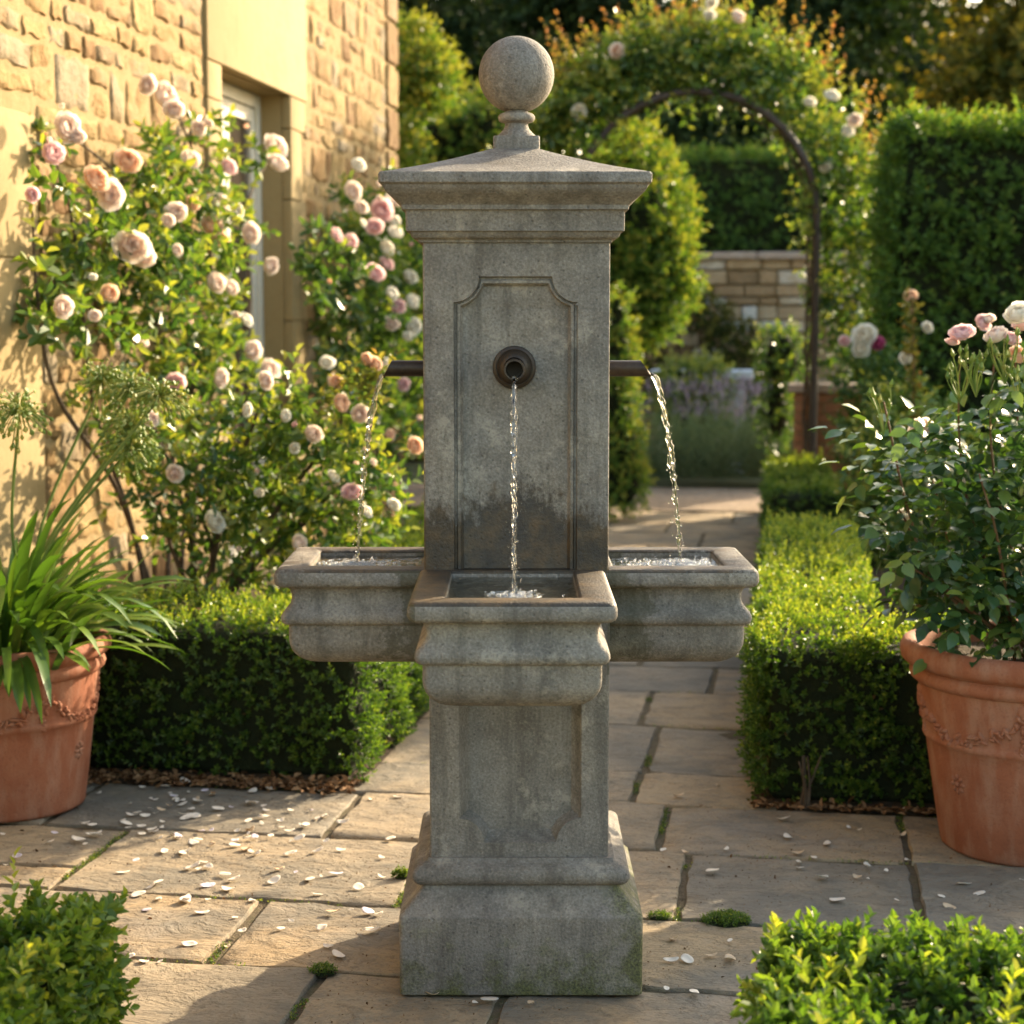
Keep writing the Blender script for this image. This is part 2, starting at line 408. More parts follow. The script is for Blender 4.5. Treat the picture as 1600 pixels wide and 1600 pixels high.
def sprigs(B, A, length, k, leaf, ang=55, rbase=.4, rtip=.35, rvar=.18, wl=.55):
    """shoots at B along A; k leaves each -> arrays P,D,N,L,W,rnd"""
    B = np.asarray(B, float); A = unit(np.asarray(A, float)); n = len(B)
    length = np.broadcast_to(length, (n,)); leaf = np.broadcast_to(leaf, (n,)); rb = np.broadcast_to(rbase, (n,))
    X = unit(np.cross(A, rdirs(n))); Y = np.cross(A, X)
    out = [[], [], [], [], [], []]
    for j in range(k):
        f = (j+.5)/k
        ph = j*2.4+rng.uniform(0, .8, n)
        rad = X*np.cos(ph)[:, None]+Y*np.sin(ph)[:, None]
        a = R(ang)*(1.15-.75*f)*rng.uniform(.8, 1.2, n)
        P = B+A*(length*f)[:, None]
        D = A*np.cos(a)[:, None]+rad*np.sin(a)[:, None]
        N = A*np.sin(a)[:, None]-rad*np.cos(a)[:, None]+rdirs(n)*.25
        L = leaf*(1-.35*f)*rng.uniform(.8, 1.15, n)
        r = rb+rtip*f**1.5+rng.normal(0, rvar, n)
        for o, x in zip(out, (P, D, N, L, L*wl*rng.uniform(.85, 1.15, n), r)): o.append(x)
    return [np.concatenate(o) for o in out]
def cat(*ls):
    return [np.concatenate([l[i] for l in ls]) for i in range(6)]
def put_leaves(name, arr, mat, parent=None, fold=.22, curl=.18):
    P, D, N, L, W, r = arr
    return link(name, leaf_mesh(name, P, D, N, L, W, np.clip(r, 0, 1), fold, curl, mat), None, parent)
def wob3(P, s, amp):
    x, y, z = P[:, 0]*s, P[:, 1]*s, P[:, 2]*s
    return amp*(np.sin(x*1.3+1.7*np.sin(y*.9+z))*.5+np.sin(y*1.7+1.3*np.sin(z*1.1+x*.7))*.3+np.sin(z*2.3+x*1.9+y*1.1)*.2)

# ------------------------------------------------------------------ ground, paving
def ground():
    mb = MB(); s = 400
    for x, y in ((-s, -s), (s, -s), (s, s), (-s, s)): mb.add((x, y, -.035))
    mb.face(0, 1, 2, 3)
    tag(mb.build('ground', M['lawn'], smooth=False), kind='structure')
    mb = MB()
    for s_, t_ in ((-2.05, -4.5), (3.5, -4.5), (3.5, 9.0), (-2.05, 9.0)): mb.add(st(s_, t_, -.0075))
    mb.face(0, 1, 2, 3)
    tag(mb.build('paving_joints', M['joint'], smooth=False), kind='structure')
    # flower bed soil behind the front hedges (left and right), 4 mm above
    for nm, a, b, c, d in (('flower_bed', -2.02, -.645, 1.236, 8.9), ('flower_bed', .485, 3.4, 1.236, 8.9)):
        mb = MB(); n = 24; rows = []
        for i in range(n+1):
            row = []
            for j in range(n+1):
                p = st(a+(b-a)*i/n, c+(d-c)*(j/n)**1.6, 0)
                p.z = (-.016 if j == 0 else .004+.02*abs(noise.noise(p*3))) if False else (.001 if j == 0 else .002+.02*abs(noise.noise(p*3))); row.append(p)
            rows.append(row)
        mb.grid(rows); tag(mb.build(nm, M['soil']), kind='structure')
ground()

def slab(mb, s0, s1, t0, t1, seed):
    g = .007; rnd = random.Random(seed)
    s0 += g+rnd.uniform(0, .006); s1 -= g+rnd.uniform(0, .006); t0 += g+rnd.uniform(0, .004); t1 -= g+rnd.uniform(0, .004)
    mb.cur = rnd.random(); zo = rnd.uniform(-.003, .003); tx, ty = rnd.uniform(-.004, .004), rnd.uniform(-.004, .004)
    ns = max(4, int((s1-s0)/.05)); nt = max(4, int((t1-t0)/.05))
    e = .003
    ss = [s0, s0+e]+[s0+e+(s1-s0-2*e)*k/ns for k in range(1, ns)]+[s1-e, s1]
    tt = [t0, t0+e]+[t0+e+(t1-t0-2*e)*k/nt for k in range(1, nt)]+[t1-e, t1]
    rows = []
    for i, a in enumerate(ss):
        row = []
        for j, b in enumerate(tt):
            edge = i in (0, len(ss)-1) or j in (0, len(tt)-1)
            p = st(a, b); nz = noise.noise(Vector((a*6, b*9, seed)))*.006+noise.noise(Vector((a*19, b*24, seed)))*.003
            jx = noise.noise(Vector((a*13, b*13, 3)))*.012
            if i in (0, 1): p += SX*jx
            if i in (len(ss)-1, len(ss)-2): p += SX*jx
            if j in (0, 1, len(tt)-2, len(tt)-1): p += TX*jx
            p.z = zo+nz+tx*(a-s0)/(s1-s0)+ty*(b-t0)/(t1-t0)-(.004 if edge else 0)
            row.append(p)
        rows.append(row)
    idx = mb.grid(rows)
    # skirt
    loop = [idx[i][0] for i in range(len(ss))]+[idx[-1][j] for j in range(1, len(tt))]+[idx[i][-1] for i in range(len(ss)-2, -1, -1)]+[idx[0][j] for j in range(len(tt)-2, 0, -1)]
    low = [mb.add((mb.v[i][0], mb.v[i][1], -.03)) for i in loop]
    for k in range(len(loop)):
        k2 = (k+1) % len(loop); mb.face(loop[k], low[k], low[k2], loop[k2])
def paving():
    mb = MB()
    rows = [(-4.2, -3.6, [-1.6, -.8, .1, .9, 1.7]), (-3.6, -3.0, [-1.9, -1.1, -.2, .6, 1.5]), (-3.0, -2.3, [-1.5, -.7, .3, 1.1]), (-2.3, -1.75, [-1.2, -.4, .5, 1.3]), (-1.75, -1.2, [-1.55, -.75, .15, .95]),
            (-1.2, -.72, [-1.3, -.6, .30, 1.2]), (-.72, -.152, [-1.25, -.37, .02, .75]), (-.152, .265, [-1.35, -.622, .18, .95]),
            (.265, .785, [-1.15, -.315, .333, .882]), (.785, 1.23, [-1.4, -.62, .25, .881]), (1.23, 1.58, [-.62, .147]),
            (1.58, 2.21, [-.45, .155]), (2.21, 2.76, [-.1, .09]), (2.76, 3.25, [-.35, .3]), (3.25, 3.9, [.0]), (3.9, 4.4, [-.3, .25]), (4.4, 5.1, [.1]),
            (5.1, 5.7, [-.2]), (5.7, 6.4, [.15]), (6.4, 7.0, [-.25]), (7.0, 7.7, [.05]), (7.7, 8.3, [-.2]), (8.3, 8.95, [.2])]
    k = 1
    for (t0, t1, js) in rows:
        a, b = (-2.03, 3.2) if t1 < 1.3 else ((-.72, .52) if t0 > 1.3 else (-.72, .56))
        if t1 < 1.3:
            js = js+[1.75, 2.5]
        xs = [a]+sorted(j for j in js if a+.1 < j < b-.1)+[b]
        for i in range(len(xs)-1):
            if t0 > .2 and t0 < .3 and xs[i+1] <= -1.1:   # the left slab is split by a lower joint
                slab(mb, xs[i], xs[i+1], t0, .44, k); k += 1; slab(mb, xs[i], xs[i+1], .44, t1, k+50); k += 1
            else:
                slab(mb, xs[i], xs[i+1], t0, t1, k); k += 1
    tag(mb.build('paving', M['flag'], angle=50), kind='structure')
    # gravel cross path
    mb = MB(); n = 40; rows_ = []
    for i in range(n+1):
        rows_.append([st(-3+7*i/n, 8.97+1.75*j/20, .004+.012*abs(noise.noise(Vector((i*.9, j*.9, 0))))) for j in range(21)])
    mb.grid(rows_); tag(mb.build('gravel_path', M['gravel']), kind='structure')
paving()

# ------------------------------------------------------------------ hedges
def surf_box(s0, s1, t0, t1, z0, z1, dens, faces='tfblr'):
    """random points on faces of an st box: returns P(world), Nrm(world)"""
    Ps, Ns = [], []
    def emit(n, fs, ft, fz, nv):
        a = rng.random(n); b = rng.random(n)
        s = s0+(s1-s0)*a if fs is None else np.full(n, fs)
        if ft is None: t = t0+(t1-t0)*(a if fs is not None else b)
        else: t = np.full(n, ft)
        z = z0+(z1-z0)*b if fz is None else np.full(n, fz)
        Ps.append(np.stack([s*SX.x+t*TX.x, s*SX.y+t*TX.y, z], 1)); Ns.append(np.tile(np.array(nv), (n, 1)))
    A = lambda a, b: max(1, int(dens*abs(a*b)))
    if 't' in faces: emit(A(s1-s0, t1-t0), None, None, z1, (0, 0, 1))
    if 'f' in faces: emit(A(s1-s0, z1-z0), None, t0, None, (-TX.x, -TX.y, 0))
    if 'b' in faces: emit(A(s1-s0, z1-z0), None, t1, None, (TX.x, TX.y, 0))
    if 'l' in faces: emit(A(t1-t0, z1-z0), s0, None, None, (-SX.x, -SX.y, 0))
    if 'r' in faces: emit(A(t1-t0, z1-z0), s1, None, None, (SX.x, SX.y, 0))
    return np.concatenate(Ps), np.concatenate(Ns)
def hedge_leaves(boxes, dens, leaf, slen, k, amp=.026, top_r=.78, side_r=.42, z_soft=True, wl=.55, in_depth=.03, ang=55):
    arrs = []
    for (s0, s1, t0, t1, z0, z1, faces) in boxes:
        P, N = surf_box(s0, s1, t0, t1, z0, z1, dens, faces)
        P = P+N*(wob3(P, 9, amp)+wob3(P, 31, amp*.5)-rng.random(len(P))*in_depth)[:, None]
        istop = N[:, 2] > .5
        # round the top edge: side points near the top lean inwards
        if z_soft:
            hgt = (P[:, 2]-z0)/max(z1-z0, .01)
            pull = np.where(~istop, np.clip(hgt-.86, 0, 1)*.25*(z1-z0), 0)
            P = P-N*pull[:, None]*.6
            low = np.where(~istop, np.clip(.12-hgt, 0, 1)*.3*min(.5, z1-z0), 0); P = P-N*low[:, None]
            keep = istop | (rng.random(len(P)) < np.clip(hgt*5+.35, 0, 1)); P, N, istop = P[keep], N[keep], istop[keep]
        A = N+rdirs(len(P))*.55+np.array([0, 0, .45])*(~istop)[:, None]
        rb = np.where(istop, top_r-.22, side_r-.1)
        lng = slen*rng.uniform(.6, 1.35, len(P))
        arrs.append(sprigs(P-unit(A)*slen*.5, A, lng, k, leaf, ang, rb, .3, .12, wl))
    return cat(*arrs)
def stray(boxes, n, leaf, slen, k):
    """longer uncut shoots standing up from the hedge top"""
    arrs = []
    for (s0, s1, t0, t1, z0, z1, f) in boxes:
        s = rng.uniform(s0, s1, n); t = rng.uniform(t0, t1, n)
        P = np.stack([s*SX.x+t*TX.x, s*SX.y+t*TX.y, np.full(n, z1-.01)], 1)
        A = np.array([0, 0, 1.0])+rdirs(n)*.35
        arrs.append(sprigs(P, A, slen*rng.uniform(.4, 1.3, n), k, leaf, 50, .6, .3, .1))
    return cat(*arrs)
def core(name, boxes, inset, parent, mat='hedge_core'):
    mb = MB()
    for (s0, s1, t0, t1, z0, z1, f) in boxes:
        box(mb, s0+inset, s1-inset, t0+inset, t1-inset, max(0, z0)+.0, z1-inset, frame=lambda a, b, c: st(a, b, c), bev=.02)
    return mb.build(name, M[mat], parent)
def stems(name, boxes, n, h, parent, rad=.006):
    for (s0, s1, t0, t1, z0, z1, f) in boxes:
        for i in range(n):
            s = random.uniform(s0+.05, s1-.05); t = random.uniform(min(t0+.01, t1), t1)
            p = st(s, t, 0)
            for q in range(3):
                mb = MB(); d = Vector((random.uniform(-.35, .35), random.uniform(-.5, .1), 1))
                p_ = p+Vector((.006*q, 0, 0))
                tube(mb, [p_, p_+d*h*.5, p_+d*h+Vector((random.uniform(-.02, .02), 0, 0))], [rad, rad*.8, rad*.5], 5)
                mb.build(name, M['bark'], parent)
def hedge(label, boxes, dens, leaf, slen, k, base, name='box_hedge', cat_='hedge', group=None, inset=.05, mat='box', strays=0, **kw):
    r = empty(name, base, 0, label, cat_, group)
    core('branch_core', boxes, inset, r)
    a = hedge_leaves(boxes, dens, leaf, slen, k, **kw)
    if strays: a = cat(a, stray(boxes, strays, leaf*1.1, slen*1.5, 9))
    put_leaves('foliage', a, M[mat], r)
    return r
GH = 'low clipped box hedges of the parterre'
ZT = .475
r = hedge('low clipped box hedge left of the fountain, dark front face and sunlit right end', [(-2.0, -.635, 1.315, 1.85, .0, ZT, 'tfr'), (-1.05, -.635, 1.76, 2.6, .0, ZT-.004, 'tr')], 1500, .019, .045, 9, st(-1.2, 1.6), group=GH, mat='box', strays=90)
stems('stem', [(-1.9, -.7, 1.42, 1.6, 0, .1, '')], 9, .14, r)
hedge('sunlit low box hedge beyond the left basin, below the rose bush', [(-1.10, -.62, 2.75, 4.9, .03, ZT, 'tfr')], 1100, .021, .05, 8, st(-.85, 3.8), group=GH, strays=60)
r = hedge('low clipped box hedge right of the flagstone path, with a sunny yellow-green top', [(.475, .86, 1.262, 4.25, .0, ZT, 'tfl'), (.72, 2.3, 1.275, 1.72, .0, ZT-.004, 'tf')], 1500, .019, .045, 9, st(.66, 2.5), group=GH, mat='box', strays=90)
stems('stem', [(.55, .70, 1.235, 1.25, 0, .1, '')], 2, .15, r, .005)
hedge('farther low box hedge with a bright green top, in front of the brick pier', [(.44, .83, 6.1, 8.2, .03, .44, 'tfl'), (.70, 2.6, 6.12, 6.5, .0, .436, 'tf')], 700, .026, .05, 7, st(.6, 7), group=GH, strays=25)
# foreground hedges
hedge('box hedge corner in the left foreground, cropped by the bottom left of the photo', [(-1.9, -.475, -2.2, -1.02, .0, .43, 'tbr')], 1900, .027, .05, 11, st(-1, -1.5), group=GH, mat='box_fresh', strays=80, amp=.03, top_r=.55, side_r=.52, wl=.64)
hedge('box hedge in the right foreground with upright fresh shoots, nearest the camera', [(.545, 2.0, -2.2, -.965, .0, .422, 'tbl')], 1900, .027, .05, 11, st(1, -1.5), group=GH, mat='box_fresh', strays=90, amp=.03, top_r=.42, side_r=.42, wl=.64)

# tall hedges
def tall(label, boxes, base, **kw):
    return hedge(label, boxes, kw.pop('dens', 420), kw.pop('leaf', .05), .10, 7, base, name='tall_hedge', inset=.10, mat=kw.pop('mat', 'hedge_leaf'), amp=.06, in_depth=.08, ang=62, **kw)
tall('tall broad clipped hedge at the right, higher than the arch posts, sunlit along its top', [(1.12, 4.4, 7.2, 8.6, 0, 2.52, 'tfl')], st(2.6, 7.9), strays=60)
tall('dark clipped hedge standing behind the stone garden wall, seen through the arch', [(-3.5, 2.6, 14.2, 15.0, 0, 3.0, 'tf')], st(0, 14.6), dens=330, mat='hedge_leaf')

# ------------------------------------------------------------------ generic blob foliage
def blobs(bl, dens, leaf, slen, k, shell=.5, r0=.35, up=.3, rt=.3, ang=60, wl=.55, rvar=.16):
    """bl: list of (centre, (rx,ry,rz)); shoots in the outer shell of every ellipsoid"""
    arrs = []
    for c, rad in bl:
        rad = np.array(rad); area = 4*PI*((rad[0]*rad[1])**1.6+(rad[0]*rad[2])**1.6+(rad[1]*rad[2])**1.6)**(1/1.6)/3**(1/1.6)
        n = max(6, int(dens*area)); d = rdirs(n)
        q = 1-shell*rng.random(n)**1.5
        P = np.array(c)+d*rad*q[:, None]; P = P+rdirs(n)*.0
        P += d*wob3(P, 8/max(rad.max(), .1)*.5, .12*rad.mean())[:, None]
        A = unit(d/rad)+rdirs(n)*.6+np.array([0, 0, up])
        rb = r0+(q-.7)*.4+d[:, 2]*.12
        arrs.append(sprigs(P, A, slen*rng.uniform(.5, 1.3, n), k, leaf, ang, rb, rt, rvar, wl))
    return cat(*arrs)

# rose flower meshes -------------------------------------------------
def rose_mesh(name, mat, open_=1.0, seed=1):
    rd = random.Random(seed); mb = MB()
    rings = [(3, .22, 165, 1.0), (4, .36, 150, 1.0), (5, .50, 138, .95), (6, .66, 122, .8), (7, .82, 106, .7), (7, 1.0, 88, .6)]
    if open_ < .6: rings = rings[:3]
    for ri, (n, rr, phim, wd) in enumerate(rings):
        for k in range(n):
            th = 2*PI*(k+rd.random()*.35)/n+ri*.7
            hw = PI/n*1.45; rows = []
            tilt = rd.uniform(-.06, .10)
            for b in range(5):
                fb = b/4; row = []
                for a in range(5):
                    fa = (a-2)/2
                    mb.cur = min(1, .25+.11*ri+.25*fb)
                    phi = R(phim)*fb*(1-.16*fa*fa)*open_**.15
                    r_ = rr*(1+tilt*fb)+.05*math.sin(fa*3+k+ri)*fb
                    an = th+fa*hw*min(1, .3+fb*1.1)
                    x = r_*math.sin(phi); z = r_*(1-math.cos(phi))*.85
                    if ri >= 3 and b == 4: x += .10; z -= .05
                    row.append((x*math.cos(an), x*math.sin(an), z*(1+.3*(1-rr))+(1-rr)*.62-.1*rr+.1+.04*math.sin(fa*5+k*2+ri)*fb))
                rows.append([mb.add(p) for p in row])
            for b in range(4):
                for a in range(4): mb.face(rows[b][a], rows[b][a+1], rows[b+1][a+1], rows[b+1][a])
    me = bpy.data.meshes.new(name); me.from_pydata(mb.v, [], mb.f)
    at_ = me.attributes.new('rnd', 'FLOAT', 'POINT'); at_.data.foreach_set('value', mb.a)
    me.polygons.foreach_set('use_smooth', [True]*len(me.polygons)); me.materials.append(mat); me.update()
    return me
ROSE = {}
for key in ('blush', 'pink', 'peach', 'white', 'magenta'):
    ROSE[key] = [rose_mesh('rose_'+key, M['p_'+key], 1.0, s) for s in (1, 2, 3)]
    ROSE[key+'_bud'] = [rose_mesh('rosebud_'+key, M['p_'+key], .5, 5)]
def flower(parent, loc, rad, kind='blush', face=None, name='rose_flower'):
    me = random.choice(ROSE[kind]); o = bpy.data.objects.new(name, me); COL.objects.link(o)
    o.parent = parent; o.matrix_parent_inverse = PM(parent).inverted()
    f = Vector(face) if face is not None else Vector((0, -1, .35))
    f = (f.normalized()+Vector((random.uniform(-.45, .45), random.uniform(-.3, .3), random.uniform(-.35, .45)))).normalized()
    q = f.to_track_quat('Z', 'Y') @ Matrix.Rotation(random.uniform(0, 6.28), 3, 'Z').to_quaternion()
    o.rotation_euler = q.to_euler(); s = rad*random.uniform(.93, 1.05); o.scale = (s*random.uniform(.82, 1.15), s*random.uniform(.82, 1.15), s*random.uniform(.8, 1.15))
    o.location = Vector(loc)-f*rad*.5
    return o

# ------------------------------------------------------------------ fountain
def fountain():
    root = empty('stone_fountain', (0.01, 0, 0), 0, 'tall grey cast stone fountain pillar with ball finial and three overflowing basins', 'fountain')
    S = M['stone']
    def prof_square(name, cx, prof, rad=.006, cy=0.0, seg=3, sub=True):
        mb = MB(); rows = []
        pr = []
        for i, (h, z) in enumerate(prof): pr.append((h, z))
        for h, z in pr:
            rows.append([(cx+x, cy+y, z) for x, y in rrect(-h, h, -h, h, min(rad, h*.4), seg)])
        idx = mb.grid(rows, close_u=True); mb.face(*idx[0][::-1]); mb.face(*idx[-1])
        return mb.build(name, S, root, angle=38)
    # base: block, chamfer, torus, fillet
    def arc(cx, cz, r, a0, a1, n=6): return [(cx+r*math.cos(R(a0+(a1-a0)*k/n)), cz+r*math.sin(R(a0+(a1-a0)*k/n))) for k in range(n+1)]
    prof = [(.238, 0), (.2425, .004), (.243, .155)]+arc(.237, .160, .006, 0, 60, 3)+[(.206, .203), (.200, .212), (.200, .216)]+arc(.197, .237, .0215, -80, 80, 8)+[(.192, .262), (.188, .268)]
    prof_square('base', .018, prof, .010)
    # panelled shafts
    def shaft(name, cx, h, z0, z1, pan, top_notch):
        mb = MB(); rings = []
        L, Rr, zb, zt, rad = pan      # panel extents relative to shaft centre
        for side in range(4):
            ca, sa = [(1, 0), (0, 1), (-1, 0), (0, -1)][side]
            def W(u, d, z): # u along face, d depth outwards (h at face)
                x, y = u, -d
                return Vector((cx+x*ca-y*sa, x*sa+y*ca, z))
            def outline(o):
                l, r_, b, tp, q = L+o, Rr-o, zb+o, zt-o, rad+o*.6
                pts = []
                if top_notch:
                    pts += [(l, b), (r_, b)]
                    step = .006
                    pts += [(r_, zt-rad-step-o), (Rr-step-o*.3, zt-rad-step-o)] if o < .002 else [(r_, zt-rad-step-o), (r_-.0001, zt-rad-step-o+.0001)]
                    for k in range(9):
                        a = R(270-90*k/8); pts.append((Rr-step*0+q*math.cos(a)-0*o, zt+q*math.sin(a)))
                    for k in range(9):
                        a = R(0-90*k/8); pts.append((L+q*math.cos(a), zt+q*math.sin(a)))
                    # clamp to the inset rectangle
                else:
                    for k in range(9):
                        a = R(90-90*k/8); pts.append((L+q*math.cos(a), zb+q*math.sin(a)))
                    for k in range(9):
                        a = R(180-90*k/8); pts.append((Rr+q*math.cos(a), zb+q*math.sin(a)))
                    pts += [(r_, tp), (l, tp)]
                out = [(min(max(x, l), r_), min(max(z, b), tp)) for x, z in pts]
                return out
            steps = [(0, 0), (.002, .009), (.0055, .0095), (.008, .005), (.013, .0055), (.019, .017), (.022, .018)] if top_notch else [(0, 0), (.001, .002), (.0015, .002), (.004, .010), (.018, .031), (.020, .033), (.022, .033)]
            loops = []
            for o, dp in steps:
                loops.append([mb.add(W(x, h-dp, z)) for x, z in outline(o)])
            n = len(loops[0])
            for a, b in zip(loops[:-1], loops[1:]):
                for k in range(n):
                    mb.face(a[k], a[(k+1) % n], b[(k+1) % n], b[k])
            # inner floor, tessellated
            ol = outline(steps[-1][0]); tri = tessellate_polygon([[Vector((x, z, 0)) for x, z in ol]])
            for tr in tri: mb.face(*[loops[-1][i] for i in tr])
            # frame round the panel
            bv = .005
            outer = [(-h+bv, z0), (h-bv, z0), (h-bv, z1), (-h+bv, z1)]
            oi = [mb.add(W(x, h, z)) for x, z in outer]
            tri = tessellate_polygon([[Vector((x, z, 0)) for x, z in outer], [Vector((x, z, 0)) for x, z in outline(0)]])
            allv = oi+loops[0]
            for tr in tri: mb.face(*[allv[i] for i in tr])
            # rounded arris between this face and the next
            rows = []
            for k in range(4):
                a = R(90*k/3)
                rows.append([W(h-bv+bv*math.sin(a), h-bv+bv*math.cos(a), z) for z in (z0, z1)])
            mb.grid(rows)
        bm_v = len(mb.v)
        # lids
        for z in (z0, z1):
            i = [mb.add((cx+x*(h-.001), y*(h-.001), z)) for x, y in ((-1, -1), (1, -1), (1, 1), (-1, 1))]; mb.face(*i)
        o = mb.build(name, S, root, angle=38)
        bm = bmesh.new(); bm.from_mesh(o.data); bmesh.ops.remove_doubles(bm, verts=bm.verts, dist=.0003)
        bmesh.ops.recalc_face_normals(bm, faces=bm.faces); bm.to_mesh(o.data); bm.free()
        return o
    shaft('lower_shaft', .0145, .180, .266, .853, (-.121, .125, .297, .80, .050), False)
    shaft('upper_shaft', .0085, .1825, .80, 1.497, (-.123, .120, .802, 1.429, .050), True)
    # cap
    prof = [(.176, 1.494), (.188, 1.4945), (.190, 1.500)]+[(.190+.013*math.sin(R(a)), 1.500+.010*(1-math.cos(R(a)))) for a in (30, 60, 90)]+\
           [(.206, 1.5145), (.211, 1.5155), (.2115, 1.553), (.2125, 1.5545), (.2185, 1.556), (.2195, 1.5645)]
    for k in range(1, 10):
        f = k/9; prof.append((.2195+.034*(f*.55+.45*(3*f*f-2*f**3))+.004*math.sin(f*PI), 1.5645+.036*f))
    prof += [(.257, 1.6025), (.2595, 1.605), (.260, 1.620), (.257, 1.6245)]
    n = 7
    for k in range(1, n+1):
        f = k/n; prof.append((.257+(.048-.257)*f, 1.6245+.062*f-.004*math.sin(f*PI)))
    prof_square('cap', .006, prof, .005)
    # neck and finial
    mb = MB()
    prof = [(.047, 1.684), (.047, 1.710), (.0455, 1.7125)]
    mbp = []
    rows = [[(.009+x, y, z) for x, y in rrect(-h, h, -h, h, .008, 3)] for h, z in prof]
    idx = mb.grid(rows, close_u=True); mb.face(*idx[0][::-1]); mb.face(*idx[-1])
    pr = [(.042, 1.711), (.040, 1.716), (.033, 1.722), (.0265, 1.729), (.0235, 1.736), (.0235, 1.740), (.027, 1.7425)]+arc(.0285, 1.752, .0092, -70, 80, 7)+[(.024, 1.763), (.022, 1.768)]
    lathe(mb, pr, (.009, 0, 0), 40)
    mb.build('neck', S, root, angle=40)
    mb = MB(); pr = [(max(.0005, .0765*math.sin(R(a))), -.0765*math.cos(R(a))) for a in range(0, 181, 6)]
    lathe(mb, pr, (.009, 0, 1.838), 56); mb.build('ball_finial', S, root, angle=80)
    # basins ------------------------------------------------------
    def basin(name, L, hw, cx, rz, d0):
        """local: extends along -y from y=-d0"""
        mb = MB(); ca, sa = math.cos(rz), math.sin(rz)
        def W(x, y, z): return Vector((cx+x*ca-y*sa, x*sa+y*ca, z))
        def ring(o, z, r=.016):
            x0, x1, y0, y1 = -(hw-o), hw-o, -(d0+L-o), -d0+.012
            pts = [(x1, y1), (x0, y1)]
            for c_x, c_y, a0 in ((x0+r, y0+r, 180), (x1-r, y0+r, 270)):
                for k in range(6):
                    a = R(a0+90*k/5); pts.append((c_x+r*math.cos(a), c_y+r*math.sin(a)))
            return [W(x, y, z) for x, y in pts]
        zt = .853
        P = [(.002, zt)]
        P = [(.012, zt), (.006, zt-.0015), (.002, zt-.006), (0, zt-.014), (0, zt-.026), (.003, zt-.033), (.009, zt-.037), (.022, zt-.038)]
        P += [(.028, zt-.044), (.0315, zt-.054), (.0315, zt-.064), (.029, zt-.073), (.023, zt-.082), (.016, zt-.089), (.012, zt-.096), (.0115, zt-.103), (.014, zt-.110), (.019, zt-.114)]
        P += [(.024, zt-.115), (.0255, zt-.118), (.0255, zt-.145)]
        for k in range(1, 9):
            a = R(90*k/8); P.append((.0255+.062*(1-math.cos(a)), zt-.145-.055*math.sin(a)))
        rows = [ring(o, z, max(.006, .016-o*.1)) for o, z in P]
        idx = mb.grid(rows, close_u=True); mb.face(*idx[-1])
        # rim top to pool opening
        def inner(o, z, r=.008):
            x0, x1, y0, y1 = -(hw-.064-o), hw-.064-o, -(d0+L-.062-o), -d0-.012-o
            pts = [(x1, y1), (x0, y1)]
            for c_x, c_y, a0 in ((x0+r, y0+r, 180), (x1-r, y0+r, 270)):
                for k in range(6):
                    a = R(a0+90*k/5); pts.append((c_x+r*math.cos(a), c_y+r*math.sin(a)))
            return [W(x, y, z) for x, y in pts]
        inr = [inner(-.004, zt), inner(0, zt-.003), inner(.006, zt-.04), inner(.014, zt-.07)]
        ii = [[mb.add(p) for p in row] for row in inr]
        n_ = len(ii[0])
        for k in range(n_): mb.face(idx[0][k], idx[0][(k+1) % n_], ii[0][(k+1) % n_], ii[0][k])
        for a, b in zip(ii[:-1], ii[1:]):
            for k in range(n_): mb.face(a[k], a[(k+1) % n_], b[(k+1) % n_], b[k])
        mb.face(*ii[-1])
        o = mb.build(name, S, root, angle=38)
        # water sheet
        wm = MB(); x0, x1, y0, y1 = -(hw-.066), hw-.066, -(d0+L-.064), -d0-.014
        nx, ny = 26, 30
        rows = [[W(x0+(x1-x0)*i/nx, y0+(y1-y0)*j/ny, zt-.013+.0016*noise.noise(Vector((i*.7, j*.7, cx*50+rz)))) for i in range(nx+1)] for j in range(ny+1)]
        wm.grid(rows)
        return o, wm, W
    zt = .853; wz = zt-.013
    made = []
    for nm, L, hw, cx, rz, d0, lab in (
            ('front', .425, .1850, .0005, 0, .180, 'rippling water in the front basin'),
            ('left', .300, .186, .010, -PI/2, .1835, 'foaming water in the left basin'),
            ('right', .300, .186, .010, PI/2, .1815, 'foaming water in the right basin')):
        o, wm, W = basin('basin', L, hw, cx, rz, d0)
        made.append((nm, wm, W, lab))
    # spouts ---------------------------------------------------------
    mb = MB()
    lathe(mb, [(.0425, 0), (.0425, .004), (.041, .008), (.036, .0105), (.0335, .0095), (.0315, .012), (.029, .020), (.0245, .026), (.0205, .028)], (.0045, -.169, 1.252), 40, 'Y', cap=(True, False))
    lathe(mb, [(.0205, .0), (.0200, .060), (.0205, .084), (.0208, .088), (.0195, .0905), (.0165, .0905), (.0160, .088), (.0158, .03)], (.0045, -.180, 1.250), 32, 'Y', cap=(False, True))
    mb.build('spout', M['bronze'], root, angle=40)
    for sg, x0, xt, xb in ((-1, -.165, -.247, -.264), (1, .180, .264, .287)):
        mb = MB(); rows = []
        r1, r0_ = .0165, .0138; n = 24
        def ringp(r, fx): return [(fx(math.sin(2*PI*k/n)), r*math.cos(2*PI*k/n), 1.2455+r*math.sin(2*PI*k/n)) for k in range(n)]
        tip = lambda s_: xb+(xt-xb)*(s_+1)/2
        rows = [ringp(r1, lambda s_: x0), ringp(r1, tip), ringp(r0_, tip), ringp(r0_, lambda s_: x0)]
        mb.grid(rows, close_u=True); mb.build('spout', M['bronze'], root, angle=40)
